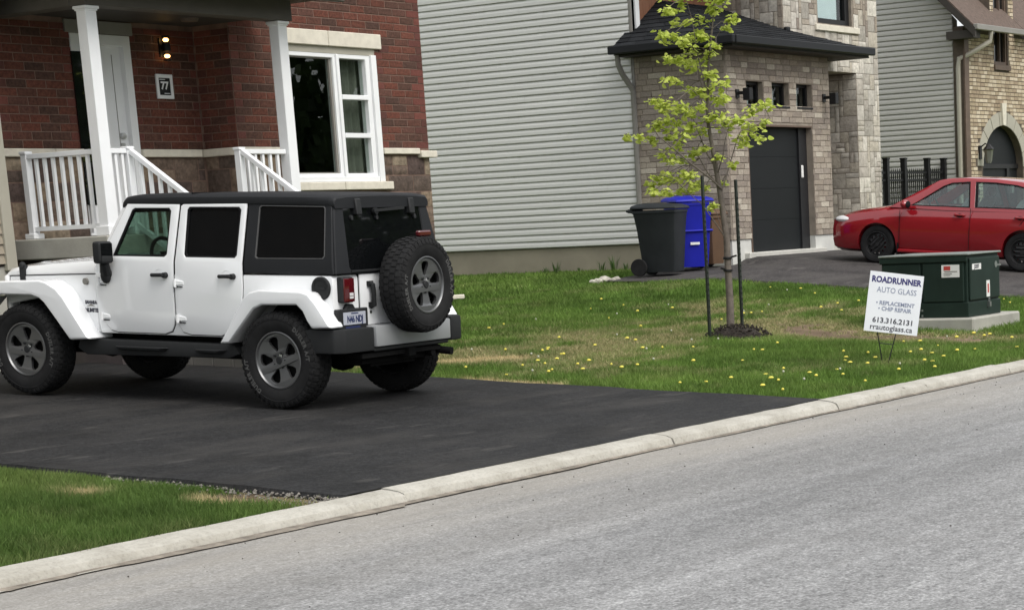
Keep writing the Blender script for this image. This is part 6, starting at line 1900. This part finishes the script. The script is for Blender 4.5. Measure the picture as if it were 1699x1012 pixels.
thing('downspout_elbow', 'short cream downspout end poking out over the lawn beside the spare tyre', 'pipe', (ELX, ELY, g(ELX, ELY)+.05), rad(-20), data=MB().box(-.13, .13, -.035, .035, -.035, .035).mesh('downspout_elbow', MT['cream_stone'], bevel=.012))
def weed(x, y, h, n):
    mb = MB()
    for k in range(n):
        t = R.uniform(0, 6.28); l = h*R.uniform(.5, 1.0); w = .004+.006*R.random()
        d = Vector((math.cos(t), math.sin(t), 0)); s = Vector((-d.y, d.x, 0))
        b = d*R.uniform(0, .06); m1 = b+d*l*.12+Vector((0, 0, l*.6)); e = b+d*l*R.uniform(.2, .5)+Vector((0, 0, l))
        mb.add([b-s*w*.5, b+s*w*.5, m1+s*w, e, m1-s*w], [(0, 1, 2, 3, 4)])
    thing('weed', 'tuft of tall weeds against the tan foundation under the grey siding', 'weed', (x, y, g(x, y)-.03), 0, 'weeds along the grey siding wall', mb.mesh('weed', MT['weed'], weld=False))
for x, y, h, n in ((30.5, 22.1, .26, 26), (30.52, 22.35, .16, 16), (30.48, 21.1, .24, 22), (30.5, 20.85, .34, 22), (30.5, 20.6, .18, 14), (30.5, 21.6, .12, 12), (30.5, 23.2, .10, 10), (30.4, 19.9, .14, 16), (30.5, 25.0, .1, 10), (30.5, 19.6, .16, 16)):
    weed(x, y, h, n)

# dandelions: heads on short stalks, one by one
def dandelion_mesh(seed):
    rr_ = random.Random(seed)
    mb = MB()
    rows = []
    for r, h in ((.0, .016), (.012, .015), (.021, .009), (.025, .002), (.012, -.006), (0, -.008)):
        rows.append([(r*math.cos(2*math.pi*k/9)*(1+.1*(k % 2)), r*math.sin(2*math.pi*k/9)*(1+.1*(k % 2)), .07+h) for k in range(9)])
    mb.loft(rows, True)
    return mb.mesh('dandelion', MT['dandelion_yellow'])
def stalk_mesh():
    mb = MB().tube([(0, 0, -.03), (.004, .002, .03), (0, 0, .068)], .0022, 5)
    for k in range(6):
        t = k*1.05
        d = Vector((math.cos(t), math.sin(t), 0)); s = Vector((-d.y, d.x, 0))
        mb.add([d*.01, d*.05+s*.012+Vector((0, 0, .018)), d*.10+Vector((0, 0, .012)), d*.05-s*.012+Vector((0, 0, .018))], [(0, 1, 2, 3)])
    return mb.mesh('stalk', MT['stalk_green'], weld=False)
dme, sme = [dandelion_mesh(k) for k in range(3)], stalk_mesh()
clus = [(19.9, 9.55, .35, 9), (18.6, 10.0, .7, 10), (17.3, 9.6, .7, 9), (16.2, 9.5, .5, 6), (17.4, 11.3, .5, 8), (16.7, 11.9, .4, 7), (16.0, 12.0, .3, 5), (16.6, 12.9, .5, 7), (17.6, 12.6, .4, 8), (18.3, 13.4, .35, 9), (19.2, 12.6, .4, 6), (19.2, 11.6, .5, 6),
        (21.0, 10.2, .5, 8), (22.0, 9.7, .5, 8), (23.4, 9.6, .6, 8), (24.2, 14.2, .8, 10), (25.4, 13.0, .7, 12), (24.3, 16.2, .8, 8), (26.6, 12.0, .6, 9), (26.0, 10.6, .6, 8), (22.4, 15.3, .9, 6), (20.6, 15.8, .9, 5), (18.0, 15.5, 1.0, 5), (17.0, 10.6, .8, 8), (20.0, 13.9, .6, 5), (26.6, 15.2, .6, 6), (18.4, 9.1, .5, 7), (16.8, 9.1, .4, 5), (20.6, 9.1, .5, 6)]
for (u, v, s, n) in clus:
    for k in range(int(n*.62)):
        x, y = u+R.gauss(0, s), v+R.gauss(0, s*.6)
        if not (15.6 < x < 27.5 and 8.75 < y < 18): continue
        if math.hypot(x-MCX, y-MCY) < .65 or (22.9 < x < 24.9 and 10.4 < y < 12.2): continue
        o = thing('dandelion', 'yellow dandelion in flower low in the patchy lawn grass', 'flower', (x, y, g(x, y)-.035), R.uniform(0, 6), 'dandelions in the lawn', R.choice(dme))
        sc_ = R.uniform(.45, 1.0)
        o.scale = (sc_, sc_, R.uniform(.6, 1.1))
        link('stalk', sme, o)

seed_m = mat('seed_head', (0.48, 0.48, 0.38), 0.9)
seed_me = MB().ball((0, 0, .075), .012, 9, 6).mesh('seed_head', seed_m)
for k in range(30):
    x, y = R.uniform(15.8, 27.2), R.uniform(8.9, 17)
    if math.hypot(x-MCX, y-MCY) < .6 or (22.9 < x < 24.9 and 10.4 < y < 12.2): continue
    o = thing('seed_head', 'pale round dandelion seed head in the patchy lawn grass', 'flower', (x, y, g(x, y)-.035), R.uniform(0, 6), 'dandelion seed heads in the lawn', seed_me)
    link('stalk', sme, o)

# ------------------------------------------------------------------ grass
def grass(name, areas, seed):
    rs = np.random.RandomState(seed)
    U, V, HH, WW = [], [], [], []
    for (u0, u1, v0, v1, dens, h, w) in areas:
        n = int((u1-u0)*(v1-v0)*dens)
        U.append(rs.uniform(u0, u1, n)); V.append(rs.uniform(v0, v1, n)); HH.append(np.full(n, h)); WW.append(np.full(n, w))
    U, V, HH, WW = map(np.concatenate, (U, V, HH, WW))
    rnd = rs.rand(len(U))
    c, soil, dry, dirt, straw = tone_arrays(U, V, rnd)
    keep = rs.rand(len(U)) > np.clip(dirt*1.25, 0, .97)
    keep &= np.hypot(U-MCX, (V-MCY)) >.34+.08*rnd
    keep &= ~((U > 23.04) & (U < 24.74) & (V > 10.52) & (V < 12.04))
    keep &= ~((U > 27.55) & (U < 30.7) & (V > 18.3) & (V < 19.4+.2*rnd))
    keep &= ~((U > 9.30+.07*rs.rand(len(U))) & (U < 12)) & ~((U > 12) & (U < 15.40+.10*rs.rand(len(U))))
    U, V, HH, WW, rnd, c, dry, straw = U[keep], V[keep], HH[keep], WW[keep], rnd[keep], c[keep], dry[keep], straw[keep]
    n = len(U)
    tuft = fbm(U*4+5, V*4+8)
    h = HH*(.45+1.0*tuft)*(.6+.7*rs.rand(n))*(1-.45*dry)*(1-.55*straw)
    h = h*np.where(U < 12, np.clip((9.42-U)/.30, .3, 1), 1.0)
    th = rs.uniform(0, 2*np.pi, n); ln = rs.uniform(.1, 1.5, n)*h*(1+1.2*dry)
    a2 = rs.uniform(0, 2*np.pi, n)
    z0 = G(U, V)-.045
    w = WW*(.6+.8*rs.rand(n))
    P = np.empty((n, 3, 3))
    P[:, 0] = np.stack([U-np.cos(a2)*w, V-np.sin(a2)*w, z0], 1)
    P[:, 1] = np.stack([U+np.cos(a2)*w, V+np.sin(a2)*w, z0], 1)
    P[:, 2] = np.stack([U+np.cos(th)*ln, V+np.sin(th)*ln, z0+.02+h], 1)
    me = bpy.data.meshes.new(name)
    me.vertices.add(n*3); me.loops.add(n*3); me.polygons.add(n)
    me.vertices.foreach_set('co', P.astype(np.float32).ravel())
    me.loops.foreach_set('vertex_index', np.arange(n*3, dtype=np.int32))
    me.polygons.foreach_set('loop_start', np.arange(0, n*3, 3, dtype=np.int32))
    me.update(calc_edges=True)
    at = me.color_attributes.new('tone', 'FLOAT_COLOR', 'POINT')
    cc = np.repeat(np.c_[c*(.75+.5*rs.rand(n))[:, None], np.ones(n)], 3, 0)
    at.data.foreach_set('color', cc.astype(np.float32).ravel())
    me.materials.append(MT['blade'])
    o = link(name, me); o['kind'] = 'stuff'
grass('grass', [(15.38, 22, 8.48, 15, 2600, .055, .006), (22, 27.72, 8.48, 16, 1800, .055, .008), (15.44, 27.72, 15, 20, 1100, .06, .010), (21.3, 30.66, 19.2, 27, 700, .065, .014), (22, 27.7, 16, 19.2, 500, .06, .012),
                (5.4, 9.36, 8.475, 12.2, 7000, .060, .0045)], 5)

# the dark wood across the street, which the window panes mirror
rs = np.random.RandomState(11)
n = 36000
cu = rs.uniform(-10, 120, n); cv = rs.uniform(-32, -22, n)
hmax = 4.0+9.0*vnoise(cu*.33, cu*0+2)
cz = rs.rand(n)**.7*hmax
a = rs.uniform(0, 6.28, n); s = rs.uniform(.14, .40, n); tl = rs.uniform(-.6, .6, n)
P = np.empty((n, 4, 3))
for k, (p, q) in enumerate(((-1, -1), (1, -1), (1, 1), (-1, 1))):
    P[:, k] = np.stack([cu+p*s*np.cos(a), cv+p*s*np.sin(a)+q*s*tl, cz+q*s*.8], 1)
me = bpy.data.meshes.new('treeline')
me.vertices.add(n*4); me.loops.add(n*4); me.polygons.add(n)
me.vertices.foreach_set('co', P.astype(np.float32).ravel()); me.loops.foreach_set('vertex_index', np.arange(n*4, dtype=np.int32))
me.polygons.foreach_set('loop_start', np.arange(0, n*4, 4, dtype=np.int32)); me.update(calc_edges=True)
me.materials.append(MT['leaf_dark'])
o = link('treeline', me); o['kind'] = 'stuff'

bpy.context.view_layer.update()
for o in list(bpy.data.objects):
    if o.type == 'MESH' and o.parent is not None and not o.children and o.get('kind') is None and o.name.split('.')[0] in ('foundation', 'plate_band', 'wheelhouse', 'arch_liner', 'jamb', 'corner_trim', 'gutter', 'soffit', 'flank_wall', 'plaque_line', 'sticker_mark', 'rivet', 'tower_foundation', 'reverse_lens', 'room', 'tow_hitch', 'chassis', 'lamp_body', 'wire_stake', 'porch_beam', 'bracket', 'wall', 'tower_wall'):
        split_islands(o)
